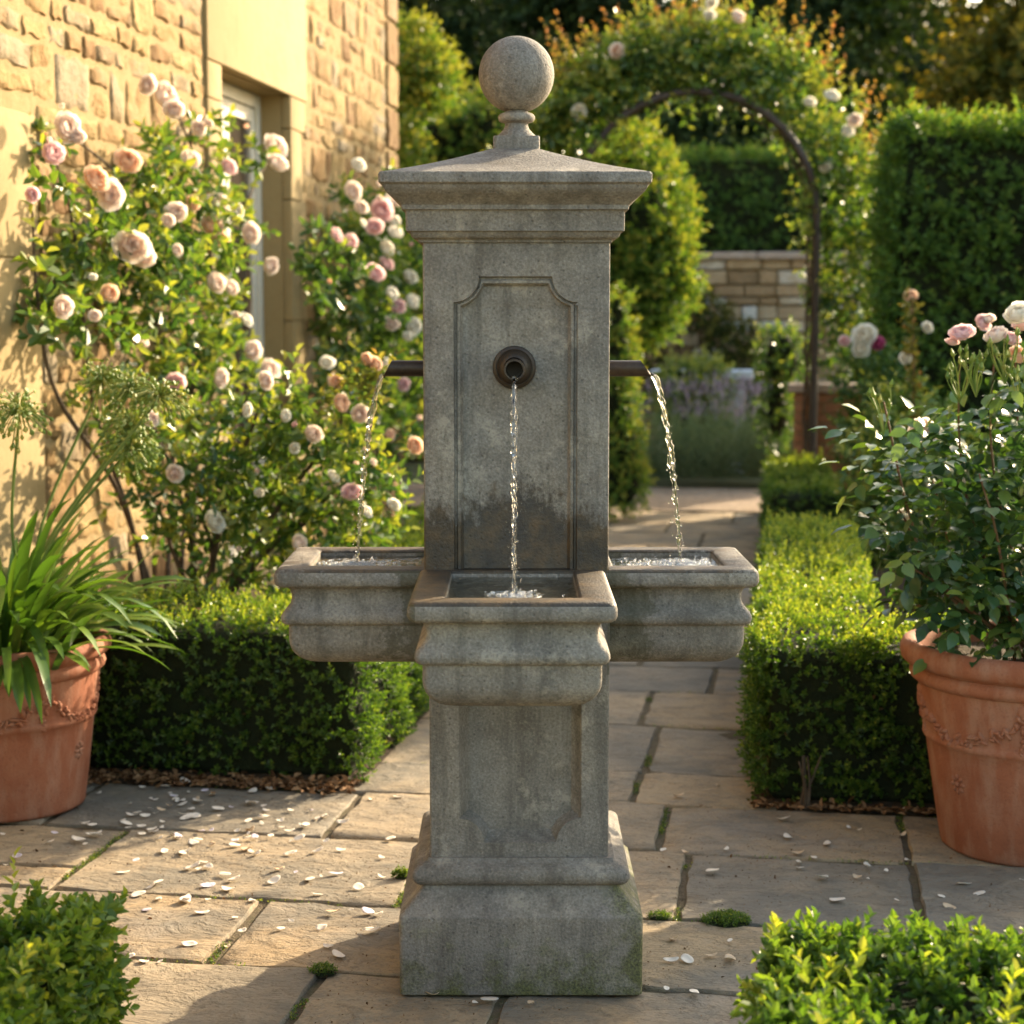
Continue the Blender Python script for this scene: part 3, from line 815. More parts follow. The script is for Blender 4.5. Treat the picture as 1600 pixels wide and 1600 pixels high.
    # water ---------------------------------------------------------
    def jet(label, p0, p1, v0, name='water_jet'):
        """falling stream: two braided strands thinning towards the pool"""
        p0, p1 = Vector(p0), Vector(p1); mb = MB(); n = 110
        hdir = Vector((p1.x-p0.x, p1.y-p0.y, 0)); drop = p0.z-p1.z
        def path(f):
            tt = f**.5 if f > 0 else 0
            return Vector((p0.x+hdir.x*tt, p0.y+hdir.y*tt, p0.z-drop*f))
        sd_ = p0.x*37+2
        for sgn in (0, 1, 2):
            pts, rad = [], []
            for i in range(n+1):
                f = i/n; c = path(f)
                ph = sgn*2.1+f*11+2.5*math.sin(f*5+sd_)
                w = .0046*(1-.35*f)*(.6+1.1*abs(noise.noise(Vector((f*9, sgn, sd_)))))*min(1, .35+f*6)
                pts.append(c+Vector((math.cos(ph)*w, math.sin(ph)*w, 0)))
                q = 1.0+1.5*noise.noise(Vector((f*(16+26*f), sgn*5, sd_)))
                if f > .35: q *= max(.12, min(1, .75+2.6*noise.noise(Vector((f*21, sgn*7+1, sd_)))-.55*(f-.35)))
                rad.append(max(.0005, .0036*(1-.35*f)*q*(.55 if sgn == 2 else 1)))
            tube(mb, pts, rad, 8)
        rd = random.Random(int(sd_*100))
        for i in range(70):
            f = rd.random()**.6; c = path(f); c += Vector((rd.gauss(0, .0035+.004*f), rd.gauss(0, .0035+.004*f), 0)); L_ = rd.uniform(.0015, .007); ra = rd.uniform(.0006, .0019)
            tube(mb, [c+Vector((0, 0, L_)), c+Vector((0, 0, L_*.5)), c, c-Vector((0, 0, L_*.35))], [ra*.1, ra*.75, ra, ra*.2], 6)
        o = mb.build(name, M['jet'], None, angle=180); tag(o, label, 'water jet', 'jets of water falling from the spouts')
        # drops flying beside the jet
        return o
    jet('water jet falling straight from the round front spout into the front basin', (.0045, -.276, 1.236), (.004, -.435, wz), 0)
    jet('water jet arching from the left spout into the left basin', (-.262, 0, 1.232), (-.3235, .0, wz), 0)
    jet('water jet arching from the right spout into the right basin', (.285, 0, 1.232), (.352, .0, wz), 0)
    spots = {'front': (.004, -.435, .095, 130), 'left': (-.325, -.01, .14, 480), 'right': (.355, -.01, .16, 800)}
    for nm, wm, W, lab in made:
        r_ = empty('basin_water', (spots[nm][0], spots[nm][1], wz), 0, lab, 'water', 'pools of water held in the basins')
        wm.build('water_surface', M['pool'], r_)
        fx, fy, fr, cnt = spots[nm]; mb = MB(); rd = random.Random(5+cnt)
        lim = {'front': (-.105, .11, -.53, -.21), 'left': (-.405, -.20, -.105, .105), 'right': (.215, .425, -.105, .105)}[nm]
        for i in range(cnt):
            a = rd.uniform(0, 2*PI); q = abs(rd.gauss(0, .55))
            x = fx+fr*q*math.cos(a)*(.62 if nm == 'front' else .75); y = fy+fr*q*math.sin(a)*.55
            if not (lim[0] < x < lim[1] and lim[2] < y < lim[3]): continue
            s = rd.uniform(.0008, .0028)*(1 if rd.random() > .12 else 1.5)
            sx, sy, sz = s*rd.uniform(.8, 2.2), s*rd.uniform(.8, 1.6), s*rd.uniform(.6, 1.2)
            rz_ = rd.uniform(0, PI); z = wz+rd.uniform(-.0004, .003)
            rows = []
            for la in (-60, -15, 30, 70):
                rows.append([])
                for lo in range(6):
                    ux, uy = math.cos(R(la))*math.cos(lo*PI/3)*sx, math.cos(R(la))*math.sin(lo*PI/3)*sy
                    rows[-1].append((x+ux*math.cos(rz_)-uy*math.sin(rz_), y+ux*math.sin(rz_)+uy*math.cos(rz_), z+math.sin(R(la))*sz))
            idx = mb.grid(rows, close_u=True); mb.face(*idx[-1])
        if nm == 'front':
            # expanding ripple rings round the impact
            for rr in (.020, .034, .050):
                pts = [(fx+rr*math.cos(2*PI*k/40)*1.0, fy+rr*math.sin(2*PI*k/40), wz+.0004) for k in range(41)]
                tube(mb, pts, .0011, 5, cap=False)
        mb.build('foam', M['foam'], r_, angle=180)
    return root
fountain()

# ------------------------------------------------------------------ house
def house():
    root = empty('house', st(-4.5, 3, 0), 0, 'golden limestone house with a tall recessed window, its wall bathed in evening sun', 'house')
    S0 = -2.0; tA, tB = -3.0, 7.99; H = 5.2
    w0, w1, zh = 4.27, 5.40, 2.485; q0, q1 = 4.07, 5.70
    F = lambda a, b, c: st(a, b, c)
    mb = MB()
    def wbox(s0, s1, t0, t1, z0, z1): box(mb, s0, s1, t0, t1, z0, z1, F)
    # solid wall behind the stones, pierced by the window opening
    wbox(S0-.45, S0+.001, tA, w0-.03, 0, H); wbox(S0-.45, S0+.003, w1+.03, tB-.02, 0, H); wbox(S0-.45, S0+.003, w0-.03, w1+.03, zh+.03, H)
    wbox(-9, S0-.45, tB-.45, tB-.02, 0, H); wbox(-9, S0-.45, tA, tA+.4, 0, H); wbox(-9, -8.6, tA+.4, tB-.45, 0, H)
    mb.build('wall_backing', M['mortar'], root, smooth=False)
    # coursed rubble
    mb = MB(); rd = random.Random(21)
    def stone_block(t0, t1, z0, z1, s=S0, flip=False, d=None, end=False, gap=.009, rough=1.0):
        mb.cur = rd.random(); out = d if d is not None else rd.uniform(.004, .011)
        nt = max(5, int((t1-t0)/.035)+2); nz = max(5, int((z1-z0)/.035)+2); rows = []; sd = rd.random()*99
        for i in range(nz+1):
            row = []
            for j in range(nt+1):
                ft, fz = j/nt, i/nz
                eb = min(ft, 1-ft)*(t1-t0); ez = min(fz, 1-fz)*(z1-z0); e = min(eb, ez)
                wt = t1-t0-2*gap; wz_ = z1-z0-2*gap; bt = .009/wt; bz = .009/wz_
                ft = 0 if j == 0 else 1 if j == nt else bt+(1-2*bt)*(j-1)/(nt-2); fz = 0 if i == 0 else 1 if i == nz else bz+(1-2*bz)*(i-1)/(nz-2)
                tt = t0+gap+wt*ft; zz = z0+gap+wz_*fz
                tt += .022*rough*noise.noise(Vector((fz*3, sd, ft)))*(1 if ft in (0, 1) else 1)
                zz += .018*rough*noise.noise(Vector((ft*4, sd+9, fz)))
                dd = -.006 if e <= 0 else out+rough*(.013*noise.noise(Vector((tt*11, zz*11, sd)))+.006*noise.noise(Vector((tt*34, zz*34, sd))))
                if end: row.append(st(s-(tt-t0), tB+dd-.012, zz))
                else: row.append(st(s+dd, tt, zz))
            rows.append(row)
        mb.grid(rows)
    z = 0.0
    while z < H:
        h = rd.choice((.09, .12, .14, .17, .20)); h = min(h, H-z+.001)
        for (a, b) in ((tA if z > 2.05 else 2.25, q0 if z < 3.45 else tB-.32), (q1, tB-.32)) if z < 3.45 else ((tA, tB-.32),):
            t = a
            while t < b-.001:
                w = rd.uniform(.10, .31)*(1.1 if h > .14 else .9); w = min(w, b-t)
                if b-t-w < .09: w = b-t
                if h > .16 and rd.random() < .35:
                    hh = h*rd.uniform(.4, .6); stone_block(t, t+w, z, z+hh); stone_block(t, t+w, z+hh, z+h)
                else: stone_block(t, t+w, z, z+h)
                t += w
        z += h
    # quoins on the corner
    z = 0; k = 0
    while z < H:
        w = .32 if k % 2 else .22
        stone_block(tB-.32, tB+.004, z, min(H, z+.27), d=.022, rough=.5)
        stone_block(0, w+.1, z, min(H, z+.27), s=S0+.01, d=.02, end=True, rough=.5)
        z += .27; k += 1
    t = 0
    mb.build('wall', M['wallstone'], root, angle=60)
    # dressed window surround, long smooth blocks
    mb = MB(); rd = random.Random(3)
    def ash(t0, t1, z0, z1, d=.022): box(mb, S0-.03, S0+d, t0+.002, t1-.002, z0+.002, z1-.002, F, .004)
    z = 0; k = 0
    while z < zh-.05:
        h = min(.62 if k % 2 else .36, zh-z); e = .09 if k % 2 else 0
        ash(q0+(.0 if k % 2 else .0), w0, z, z+h); ash(w1, q1-.11+e, z, z+h); z += h; k += 1
    ash(q0, q1+.02, zh, 3.45, .024)
    mb.build('window_surround', M['ashlar'], root); mb = MB()
    for k_, (z_a, z_b) in enumerate(((0, .5), (.5, 1.0), (1.0, 1.55), (1.55, 2.04))):
        xs_ = [tA, -1.6, -.5, .6, 1.4+.3*(k_ % 2), 2.25]
        for a_, b_ in zip(xs_[:-1], xs_[1:]): ash(a_, b_, z_a, z_b, .008)
    mb.build('smooth_blocks', M['ashlar'], root)
    mb = MB()  # rubble beside short jamb stones
    # reveals
    mb = MB(); dpt = .135
    box(mb, S0-dpt-.1, S0-.031, w0-.02, w0, 0, zh, F); box(mb, S0-dpt-.1, S0-.031, w1, w1+.02, 0, zh, F)
    box(mb, S0-dpt-.1, S0-.031, w0-.02, w1+.02, zh, zh+.02, F)
    mb.build('window_reveal', M['ashlar'], root, smooth=False)
    mb = MB()
    for i in range(3):
        box(mb, S0-.45, S0+.05, w0-.05, w1+.05, -.01, .12, F, .008) if i == 0 else None
    mb.build('sill', M['ashlar'], root)
    wi = MB(); sF = S0-dpt
    fw = .075
    box(wi, sF-.06, sF, w0, w0+fw, .12, zh, F, .004); box(wi, sF-.06, sF, w1-fw, w1, .12, zh, F, .004)
    box(wi, sF-.06, sF, w0+fw, w1-fw, zh-.07, zh, F, .004)
    mid = (w0+w1)/2
    for a, b in ((w0+fw, mid), (mid, w1-fw)):
        box(wi, sF-.05, sF-.012, a+.003, a+.065, .14, zh-.074, F, .004); box(wi, sF-.05, sF-.012, b-.065, b-.003, .14, zh-.074, F, .004)
        box(wi, sF-.05, sF-.012, a+.065, b-.065, zh-.145, zh-.074, F, .004); box(wi, sF-.05, sF-.012, a+.065, b-.065, .14, .45, F, .004)
    wo = wi.build('window', M['frame'], root)
    g = MB(); box(g, sF-.035, sF-.03, w0+fw, w1-fw, .14, zh-.08, F); gl = g.build('pane', M['glass'], wo, smooth=False)
    rf = MB(); rows = []
    for s_, z_ in ((S0+.35, H-.05), (-5.3, H+3.0), (-9.3, H)):
        rows.append([st(s_, tA-.3, z_), st(s_, tB+.3, z_)])
    for s_, z_ in ((-9.3, H-.12), (-5.3, H+2.85), (S0+.35, H-.15)):
        rows.append([st(s_, tA-.3, z_), st(s_, tB+.3, z_)])
    rf.grid(rows, close_v=True); rf.build('roof', M['roof'], root, smooth=False)
    for tt in (tA, tB-.03):
        g = MB()
        i = [g.add(st(s_, tt, z_)) for s_, z_ in ((S0-.1, H-.02), (-5.3, H+2.8), (-9, H-.05))]; g.face(*i)
        g.build('gable', M['mortar'], root, smooth=False)
house()

# ------------------------------------------------------------------ garden wall, pier, slab, arch
def garden_wall():
    r_ = empty('garden_wall', st(0, 13.6, 0), 0, 'rough stone garden wall with pale patches behind the lavender', 'wall')
    mb = MB(); rd = random.Random(8); T0 = 13.4
    box(mb, -3.5, 2.6, T0+.03, T0+.4, 0, 1.9, lambda a, b, c: st(a, b, c))
    mb.build('wall_backing', M['mortar'], r_, smooth=False)
    mb = MB(); z = 0
    while z < 1.86:
        h = rd.choice((.08, .11, .14)); s = -3.5
        while s < 2.6:
            w = rd.uniform(.12, .34); mb.cur = rd.random(); d = rd.uniform(0, .04)
            box(mb, s+.008, min(s+w, 2.6)-.008, T0-d, T0+.05, z+.008, z+h-.008, lambda a, b, c: st(a, b, c), .008); s += w
        z += h
    mb.build('stone_courses', M['gardenstone'], r_)
    mb = MB(); s = -3.52
    while s < 2.6:
        mb.cur = rd.random(); w = rd.uniform(.4, .7); box(mb, s+.004, min(s+w, 2.62)-.004, T0-.07, T0+.46, 1.905, 1.975, lambda a, b, c: st(a, b, c), .01); s += w
    mb.build('coping', M['cap'], r_)
garden_wall()
def pier():
    c = at(1272, 700, 8.95); cx, cy = c.x, 8.95
    r_ = empty('brick_pier', (cx, cy, 0), ROT, 'short brick pier with a flat cap behind the arch post', 'pier')
    mb = MB(); rd = random.Random(4); z = 0; k = 0; hs = .15
    box(mb, -hs+.012, hs*2.6-.012, -hs+.012, hs-.012, 0, .83)
    mb.build('mortar_core', M['mortar'], r_, smooth=False, world=False)
    mb = MB()
    while z < .82:
        x = -hs-(.1 if k % 2 else 0)
        while x < hs*2.6:
            a, b = max(x, -hs), min(x+.205, hs*2.6); mb.cur = rd.random()
            if b-a > .02: box(mb, a+.004, b-.004, -hs, hs, z+.005, z+.064, None, .004)
            x += .213
        z += .07; k += 1
    mb.build('brickwork', M['brick'], r_, world=False)
    mb = MB(); box(mb, -hs-.04, hs*2.6+.04, -hs-.04, hs+.04, .842, .90, None, .008); mb.build('cap', M['cap'], r_, world=False)
pier()
def bench():
    c = at(1115, 583, 12.2)
    r_ = empty('stone_bench', (c.x, 12.2, 0), ROT, 'pale stone bench slab in front of the garden wall', 'bench')
    z = c.z
    mb = MB(); box(mb, -.55, .35, -.2, .2, z-.05, z+.03, None, .012); mb.build('seat', M['paleslab'], r_, world=False)
    for x in (-.4, .2):
        mb = MB(); box(mb, x-.07, x+.07, -.15, .15, 0, z-.055, None, .01); mb.build('leg', M['paleslab'], r_, world=False)
bench()
YA = 8.55
def arch():
    cx, zc, rad = 1.235, 2.045, .825
    r_ = empty('garden_arch', (cx, YA, 0), 0, 'dark iron garden arch spanning the path, wrapped in climbing rose', 'arch')
    for dy in (0,):
        mb = MB(); pts = [(cx-rad, YA+dy, 0), (cx-rad, YA+dy, 1.0)]+[(cx-rad*math.cos(R(a)), YA+dy, zc+rad*math.sin(R(a))) for a in range(0, 181, 9)]+[(cx+rad, YA+dy, 1.0), (cx+rad, YA+dy, 0)]
        tube(mb, pts, .027, 10); mb.build('hoop', M['iron'], r_)
    # climbing rose on it
    r2 = empty('climbing_rose', (cx+rad, YA+.2, 0), 0, 'rambling rose covering the iron arch, with orange young shoots on top', 'climbing rose')
    mb = MB()
    for k in range(3):
        pts = []
        for i in range(26):
            f = i/25
            if f < .35: p = Vector((cx+rad, YA+.2, 2.05*f/.35))
            else:
                a = R(180*(1-(f-.35)/.65)); a = R((f-.35)/.65*150); p = Vector((cx+rad*math.cos(a), YA+.2, zc+rad*math.sin(a)))
            p += Vector((.04*math.sin(i*.9+k*2), .06*math.cos(i*.7+k*2.1), .03*math.sin(i+k))); pts.append(p)
        tube(mb, pts, [.014-.009*i/25 for i in range(26)], 6)
    mb.build('cane', M['bark'], r2)
    bl = []
    rd = random.Random(5)
    for a in range(12, 180, 7):
        th = 1.0 if a > 40 else .8
        off = rd.uniform(.14, .26)
        bl.append(((cx-(rad+off)*math.cos(R(a)), YA+.15+rd.uniform(-.12, .25), zc+(rad+off)*math.sin(R(a))), (rd.uniform(.13, .24), .22, rd.uniform(.12, .22))))
        if a < 120: bl.append(((cx-(rad+.38)*math.cos(R(a)), YA+.2+rd.uniform(-.1, .2), zc+(rad+.32)*math.sin(R(a))), (rd.uniform(.08, .2), .18, rd.uniform(.08, .18))))
    for z in (1.95, 1.7, 1.45, 1.22):
        bl.append(((cx+rad+.13+rd.uniform(-.03, .14), YA+.1+rd.uniform(-.15, .2), z), (.19, .2, .18)))
        if z > 1.3: bl.append(((cx+rad+.38+rd.uniform(-.05, .1), YA+.25, z-.05), (.16, .2, .16)))
    for z in (1.9, 1.5, 1.1, .7, .3): bl.append(((cx-rad-.05, YA+.2, z), (.16, .2, .22)))
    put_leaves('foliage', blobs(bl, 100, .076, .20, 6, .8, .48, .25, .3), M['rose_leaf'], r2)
    n = 110; a = rng.uniform(28, 170, n); rr = rad+rng.uniform(.34, .5, n)
    P = np.stack([cx-rr*np.cos(np.radians(a)), YA+.15+rng.uniform(-.2, .3, n), zc+rr*np.sin(np.radians(a))], 1)
    A = np.array([0, 0, 1.0])+np.stack([-np.cos(np.radians(a)), np.zeros(n), np.zeros(n)], 1)*.5+rdirs(n)*.35
    put_leaves('young_shoots', sprigs(P, A, rng.uniform(.12, .42, n), 9, .060, 60, .3, .45, .15), M['young_leaf'], r2)
    for px, py, k in ((965, 80, 'blush'), (1110, 25, 'white'), (1112, 5, 'white'), (1152, 28, 'blush'), (1335, 188, 'blush'), (1300, 150, 'white'), (1265, 160, 'white'), (905, 175, 'white'), (1325, 205, 'white'), (1290, 262, 'white'), (1366, 500, 'white'), (1407, 468, 'white')):
        flower(r2, at(px, py, YA-.1), .055 if k == 'blush' else .042, k)
arch()

# ------------------------------------------------------------------ background shrubs and trees
def shrub(name, label, cat_, base, bl, mat, dens, leaf, slen, k, r0=.4, trunk=None, grp=None, corem=True, shell=.45, rt=.3, up=.3, wl=.55, youth=0):
    r_ = empty(name, base, 0, label, cat_, grp)
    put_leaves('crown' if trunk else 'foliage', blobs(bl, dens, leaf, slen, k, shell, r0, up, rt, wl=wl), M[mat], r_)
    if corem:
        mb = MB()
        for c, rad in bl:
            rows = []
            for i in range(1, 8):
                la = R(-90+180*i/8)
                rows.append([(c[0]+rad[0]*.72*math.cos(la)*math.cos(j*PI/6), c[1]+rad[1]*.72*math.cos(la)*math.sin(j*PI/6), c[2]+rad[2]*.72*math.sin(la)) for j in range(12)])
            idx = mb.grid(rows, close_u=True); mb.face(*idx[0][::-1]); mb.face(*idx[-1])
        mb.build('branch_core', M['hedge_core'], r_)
    if trunk:
        mb = MB()
        for pts, ra in trunk: tube(mb, pts, ra, 8)
        mb.build('trunk', M['bark'], r_)
    return r_
def A3(px, py, Y): return tuple(at(px, py, Y))
def PR(px, Y): return px/FPX*(Y-CY)
# clipped standard tree right behind the fountain
Y = 9.6; c = at(985, 365, Y)
shrub('clipped_tree', 'egg-shaped clipped tree directly behind the right shoulder of the fountain pillar', 'tree', (c.x, Y, 0),
      [((c.x-.02, Y, c.z), (.46, .46, .80)), ((c.x+.06, Y, c.z-.35), (.42, .42, .5))], 'hedge_leaf', 420, .055, .10, 7, .5,
      trunk=[([(c.x-.1, Y, 0), (c.x-.08, Y, .9), (c.x-.02, Y, c.z)], [.05, .04, .03])])
Y = 8.3; bl = [(A3(968, y, Y), (PR(w, Y), PR(w, Y), .22)) for y, w in ((500, 18), (560, 24), (630, 28), (700, 36), (755, 42))]
shrub('columnar_shrub', 'narrow upright green shrub against the right side of the fountain', 'shrub', (bl[0][0][0], Y, 0), bl, 'hedge_leaf', 600, .04, .08, 6, .55)
# rounded shrub and climber behind the pillar top on the left
Y = 10.6; bl = [(A3(690, 240, Y), (.34, .35, .36)), (A3(760, 215, Y), (.38, .35, .34)), (A3(840, 235, Y), (.4, .35, .42)), (A3(900, 250, Y), (.35, .3, .35)), (A3(800, 330, Y), (.75, .4, .5)), (A3(700, 330, Y), (.4, .4, .5)), (A3(740, 520, Y), (.6, .4, 1.2))]
shrub('rounded_shrub', 'rounded green shrub behind the fountain, showing left of the ball finial', 'shrub', (-.1, Y, 0), bl, 'hedge_leaf', 330, .05, .10, 7, .5)
Y = 9.7; bl = [(A3(640, 95, Y), (.22, .25, .28)), (A3(675, 125, Y), (.16, .2, .2)), (A3(635, 165, Y), (.16, .2, .18)), (A3(640, 300, Y), (.12, .15, .4)), (A3(635, 500, Y), (.14, .15, .8))]
shrub('wall_climber', 'leafy climber hanging round the far corner of the house', 'climber', (-.75, Y, 0), bl, 'hedge_leaf', 420, .06, .13, 6, .6, corem=False)
# bed plants beyond the path
def lavender(x, y, h, i, pur):
    r_ = empty('lavender', (x, y, 0), 0, None, None)
    n = 170; a = rng.uniform(0, 2*PI, n); q = rng.random(n)**.5*.20
    B = np.stack([x+q*np.cos(a), y+q*np.sin(a), np.full(n, .05)], 1)
    A = np.array([0, 0, 1.])+np.stack([np.cos(a), np.sin(a), np.zeros(n)], 1)*(q*2.6)[:, None]+rdirs(n)*.08
    put_leaves('foliage', sprigs(B, A, h*rng.uniform(.7, 1.1, n), 8, .06, 40, .35, .3, .15, .22), M['lav_leaf'], r_)
    m = 70 if pur else 22; k = rng.integers(0, n, m)
    P = B[k]+unit(A[k])*(h*1.0); fs = put_leaves('flower_spikes', sprigs(P, A[k], .12, 5, .035, 40, .5, .2, .2, .5), M['lav_flower'], r_); fs['kind'] = 'stuff'
    return r_
rd = random.Random(2); cnt = 0
LW = ['leftmost', 'second', 'third', 'fourth', 'fifth', 'sixth', 'seventh', 'rightmost']
for i in range(6):
    s = -.62+i*.25; p = st(s, 10.95+rd.uniform(-.05, .05))
    tag(lavender(p.x, p.y, .52+rd.uniform(0, .06), i, False), '%s clump of grey-green lavender in the front row behind the gravel' % (LW[i] if i < 5 else 'rightmost'), 'lavender', 'lavender clumps edging the gravel')
for i in range(5):
    s = -.35+i*.26; p = st(s, 11.5+rd.uniform(-.05, .05))
    tag(lavender(p.x, p.y, .66+rd.uniform(0, .08), i, True), '%s clump of lavender with purple spikes in the back row' % (LW[i] if i < 4 else 'rightmost'), 'lavender', 'lavender clumps edging the gravel')
Y = 11.9; shrub('leafy_shrub', 'light green leafy shrub in front of the stone bench', 'shrub', (at(1080, 640, Y).x, Y, 0), [(A3(1065, 605, Y), (.22, .2, .2)), (A3(1105, 600, Y), (.2, .2, .2)), (A3(1080, 650, Y), (.3, .2, .25))], 'rose_leaf', 300, .06, .12, 6, .6)
Y = 12.9; bl = [(A3(1080, 470, Y), (.14, .12, .14)), (A3(1105, 500, Y), (.2, .12, .16)), (A3(1140, 530, Y), (.22, .12, .2)), (A3(1165, 580, Y), (.2, .12, .25)), (A3(1010, 560, Y), (.12, .12, .5)), (A3(1185, 640, Y), (.18, .15, .4))]
shrub('wall_creeper', 'dark creeper trailing diagonally over the stone garden wall', 'climber', (at(1140, 500, Y).x, Y, 0), bl, 'dark_leaf', 420, .05, .10, 6, .7, corem=False)
Y = 9.6; shrub('dark_shrub', 'dark green shrub left of the brick pier under the arch', 'shrub', (at(1215, 600, Y).x, Y, 0), [(A3(1222, 560, Y), (.16, .2, .25)), (A3(1215, 640, Y), (.10, .2, .3)), (A3(1370, 560, Y), (.3, .2, .3))], 'rose_leaf', 300, .05, .1, 6, .3)
# plants in the right bed: yellow-tipped rose, white and pink rose
Y = 4.9
r_ = shrub('rose_shrub', 'shrub rose with one tall spire of yellow-green leaves before the tall hedge', 'rose bush', (at(1425, 700, Y).x, Y, 0), [(A3(1425, 660, Y), (.17, .2, .14)), (A3(1400, 720, Y), (.22, .2, .16)), (A3(1470, 740, Y), (.25, .2, .18)), (A3(1420, 800, Y), (.3, .2, .2))], 'rose_leaf', 260, .05, .12, 6, .45, corem=False)
P = np.array([A3(1425, y, Y) for y in range(480, 700, 6)])+rdirs(37)*.02
put_leaves('young_shoots', sprigs(P, np.array([[0, 0, 1.]]*37)+rdirs(37)*.5, .07, 5, .055, 70, .25, .2, .2), M['young_leaf'], r_)
mb = MB(); tube(mb, smooth_path([tuple(at(1420, 800, Y)), A3(1428, 600, Y), A3(1425, 460, Y)]), .005, 6); tube(mb, [(at(1425, 700, Y).x, Y, 0), A3(1422, 700, Y)], .008, 6); mb.build('cane', M['cane'], r_)
flower(r_, at(1423, 462, Y), .03, 'peach'); flower(r_, at(1449, 512, Y), .025, 'white'); flower(r_, at(1415, 560, Y), .03, 'white')
Y = 6.6
r_ = shrub('rose_shrub', 'dark leaved shrub rose carrying one white and one magenta bloom beside the arch post', 'rose bush', (at(1340, 600, Y).x, Y, 0), [(A3(1360, 585, Y), (.18, .2, .16)), (A3(1385, 640, Y), (.22, .2, .2)), (A3(1375, 670, Y), (.22, .2, .2)), (A3(1385, 730, Y), (.25, .2, .25))], 'rose_leaf', 230, .05, .12, 6, .3, corem=False)
for px, py, k, s in ((1350, 524, 'white', .07), (1372, 537, 'magenta', .045), (1320, 533, 'pink', .035), (1345, 545, 'white', .05)): flower(r_, at(px, py, Y-.2), s, k)
# trees
def tree(label, x, y, h, w, mat, r0=.35, nb=16, dens=26, leaf=.15, seed=1):
    rd = random.Random(seed); bl = []
    for i in range(nb):
        z = h*(.12+.88*(i+.5)/nb); rr = w*(.55+.5*math.sin(PI*min(1, (i+.6)/nb)**.8))*.6
        a = rd.uniform(0, 2*PI); q = rd.uniform(.2, .75)*rr
        bl.append(((x+q*math.cos(a), y+q*math.sin(a), z), (rr*rd.uniform(.55, .8), rr*rd.uniform(.55, .8), h/nb*rd.uniform(1.3, 2.1))))
    tr = [([(x, y, 0), (x+.1, y, h*.4), (x, y, h*.85)], [.25, .17, .05])]
    for i in range(4): tr.append(([(x, y, h*(.2+.12*i)), bl[3+2*i][0]], [.09, .03]))
    return shrub('background_tree', label, 'tree', (x, y, 0), bl, mat, dens, leaf, .4, 5, r0, trunk=tr, grp='trees closing off the garden', corem=False, shell=.8)
TR = [(-6.0, 19, 9.0, 3.2, 'dark_leaf', 'dark tree rising behind the house corner'), (-2.0, 22, 9.5, 3.0, 'dark_leaf', 'dark tree behind the ball finial'), (1.2, 20, 7.6, 2.8, 'dark_leaf', 'dark tree seen above the middle of the rose arch'),
      (4.4, 23, 8.6, 3.0, 'dark_leaf', 'dark conifer-like tree right of the arch'), (7.6, 21, 7.5, 2.8, 'yellow_leaf', 'olive-gold tree above the tall right hedge'), (10.8, 24, 8.0, 3.2, 'yellow_leaf', 'olive-gold tree at the far right, beyond the tall hedge'),
      (-8.5, 27, 9.5, 3.6, 'dark_leaf', 'large dark tree far behind the house'), (.0, 29, 11.0, 4.0, 'dark_leaf', 'largest dark tree in the back row, left of the arch'), (5.5, 30, 9.8, 4.0, 'dark_leaf', 'broad dark tree in the back row, right of the arch'), (11.5, 31, 9.6, 4.0, 'dark_leaf', 'broad dark tree in the back row at the far right'), (-3.5, 32, 10.5, 4.0, 'dark_leaf', 'dark tree in the back row, between the house and the finial')]
for i, (x, y, h, w, m, lab) in enumerate(TR): tree(lab, x, y, h, w, m, .35, 17, 30, .17, i+3)
hedge('dark woodland belt closing the view behind the trees', [(-16, 22, 36, 38, 0, 8.5, 'tf')], 9, .30, .6, 6, (2, 37, 0), name='woodland', cat_='woodland', inset=.5, mat='dark_leaf', amp=.8, in_depth=.8)

# ------------------------------------------------------------------ climbing roses on the house
def wall_rose(label, name, blpx, flowers_, base, offr, dens, leaf, r0, canes, S=-2.0, shell=.75, mat='rose_leaf', cat_='climbing rose', Yp=None, young=0, k=6, slen=.11):
    r_ = empty(name, base, 0, label, cat_)
    bl = []
    for (px, py, rp) in blpx:
        off = random.uniform(*offr)
        p = onwall(px, py, off, S) if Yp is None else at(px, py, Yp+random.uniform(-.2, .2))
        d = p.y-CY; rr = rp/FPX*d
        bl.append((tuple(p), (rr*1.1 if Yp else rr*.9, rr*1.2, rr)))
    put_leaves('foliage', blobs(bl, dens, leaf, slen, k, shell, r0, .25, .3), M[mat], r_)
    mb = MB()
    for pts in canes:
        q = [onwall(px, py, offr[0]*.8+.02*random.random(), S) if Yp is None else at(px, py, Yp) for px, py in pts]
        q = smooth_path(q, 6)
        tube(mb, q, [.012-.008*i/len(q) for i in range(len(q))], 6)
    mb.build('cane', M['bark'], r_)
    sml = []
    for k_ in range(13 if Yp is None else 12):
        bb = random.choice(blpx); sml.append((bb[0]+random.uniform(-.8, .8)*bb[2], bb[1]+random.uniform(-.8, .8)*bb[2], random.uniform(5, 10), random.choice(('blush', 'blush', 'white', 'peach_bud', 'blush_bud', 'pink_bud', 'white'))))
    for (px, py, rp, kind) in flowers_+sml:
        off = offr[1]+.05+random.uniform(-.03, .05)
        p = onwall(px, py, off, S) if Yp is None else at(px, py, Yp-.3+random.uniform(-.05, .1))
        flower(r_, p, rp/FPX*(p.y-CY), kind, (.55, -.8, .25))
    return r_
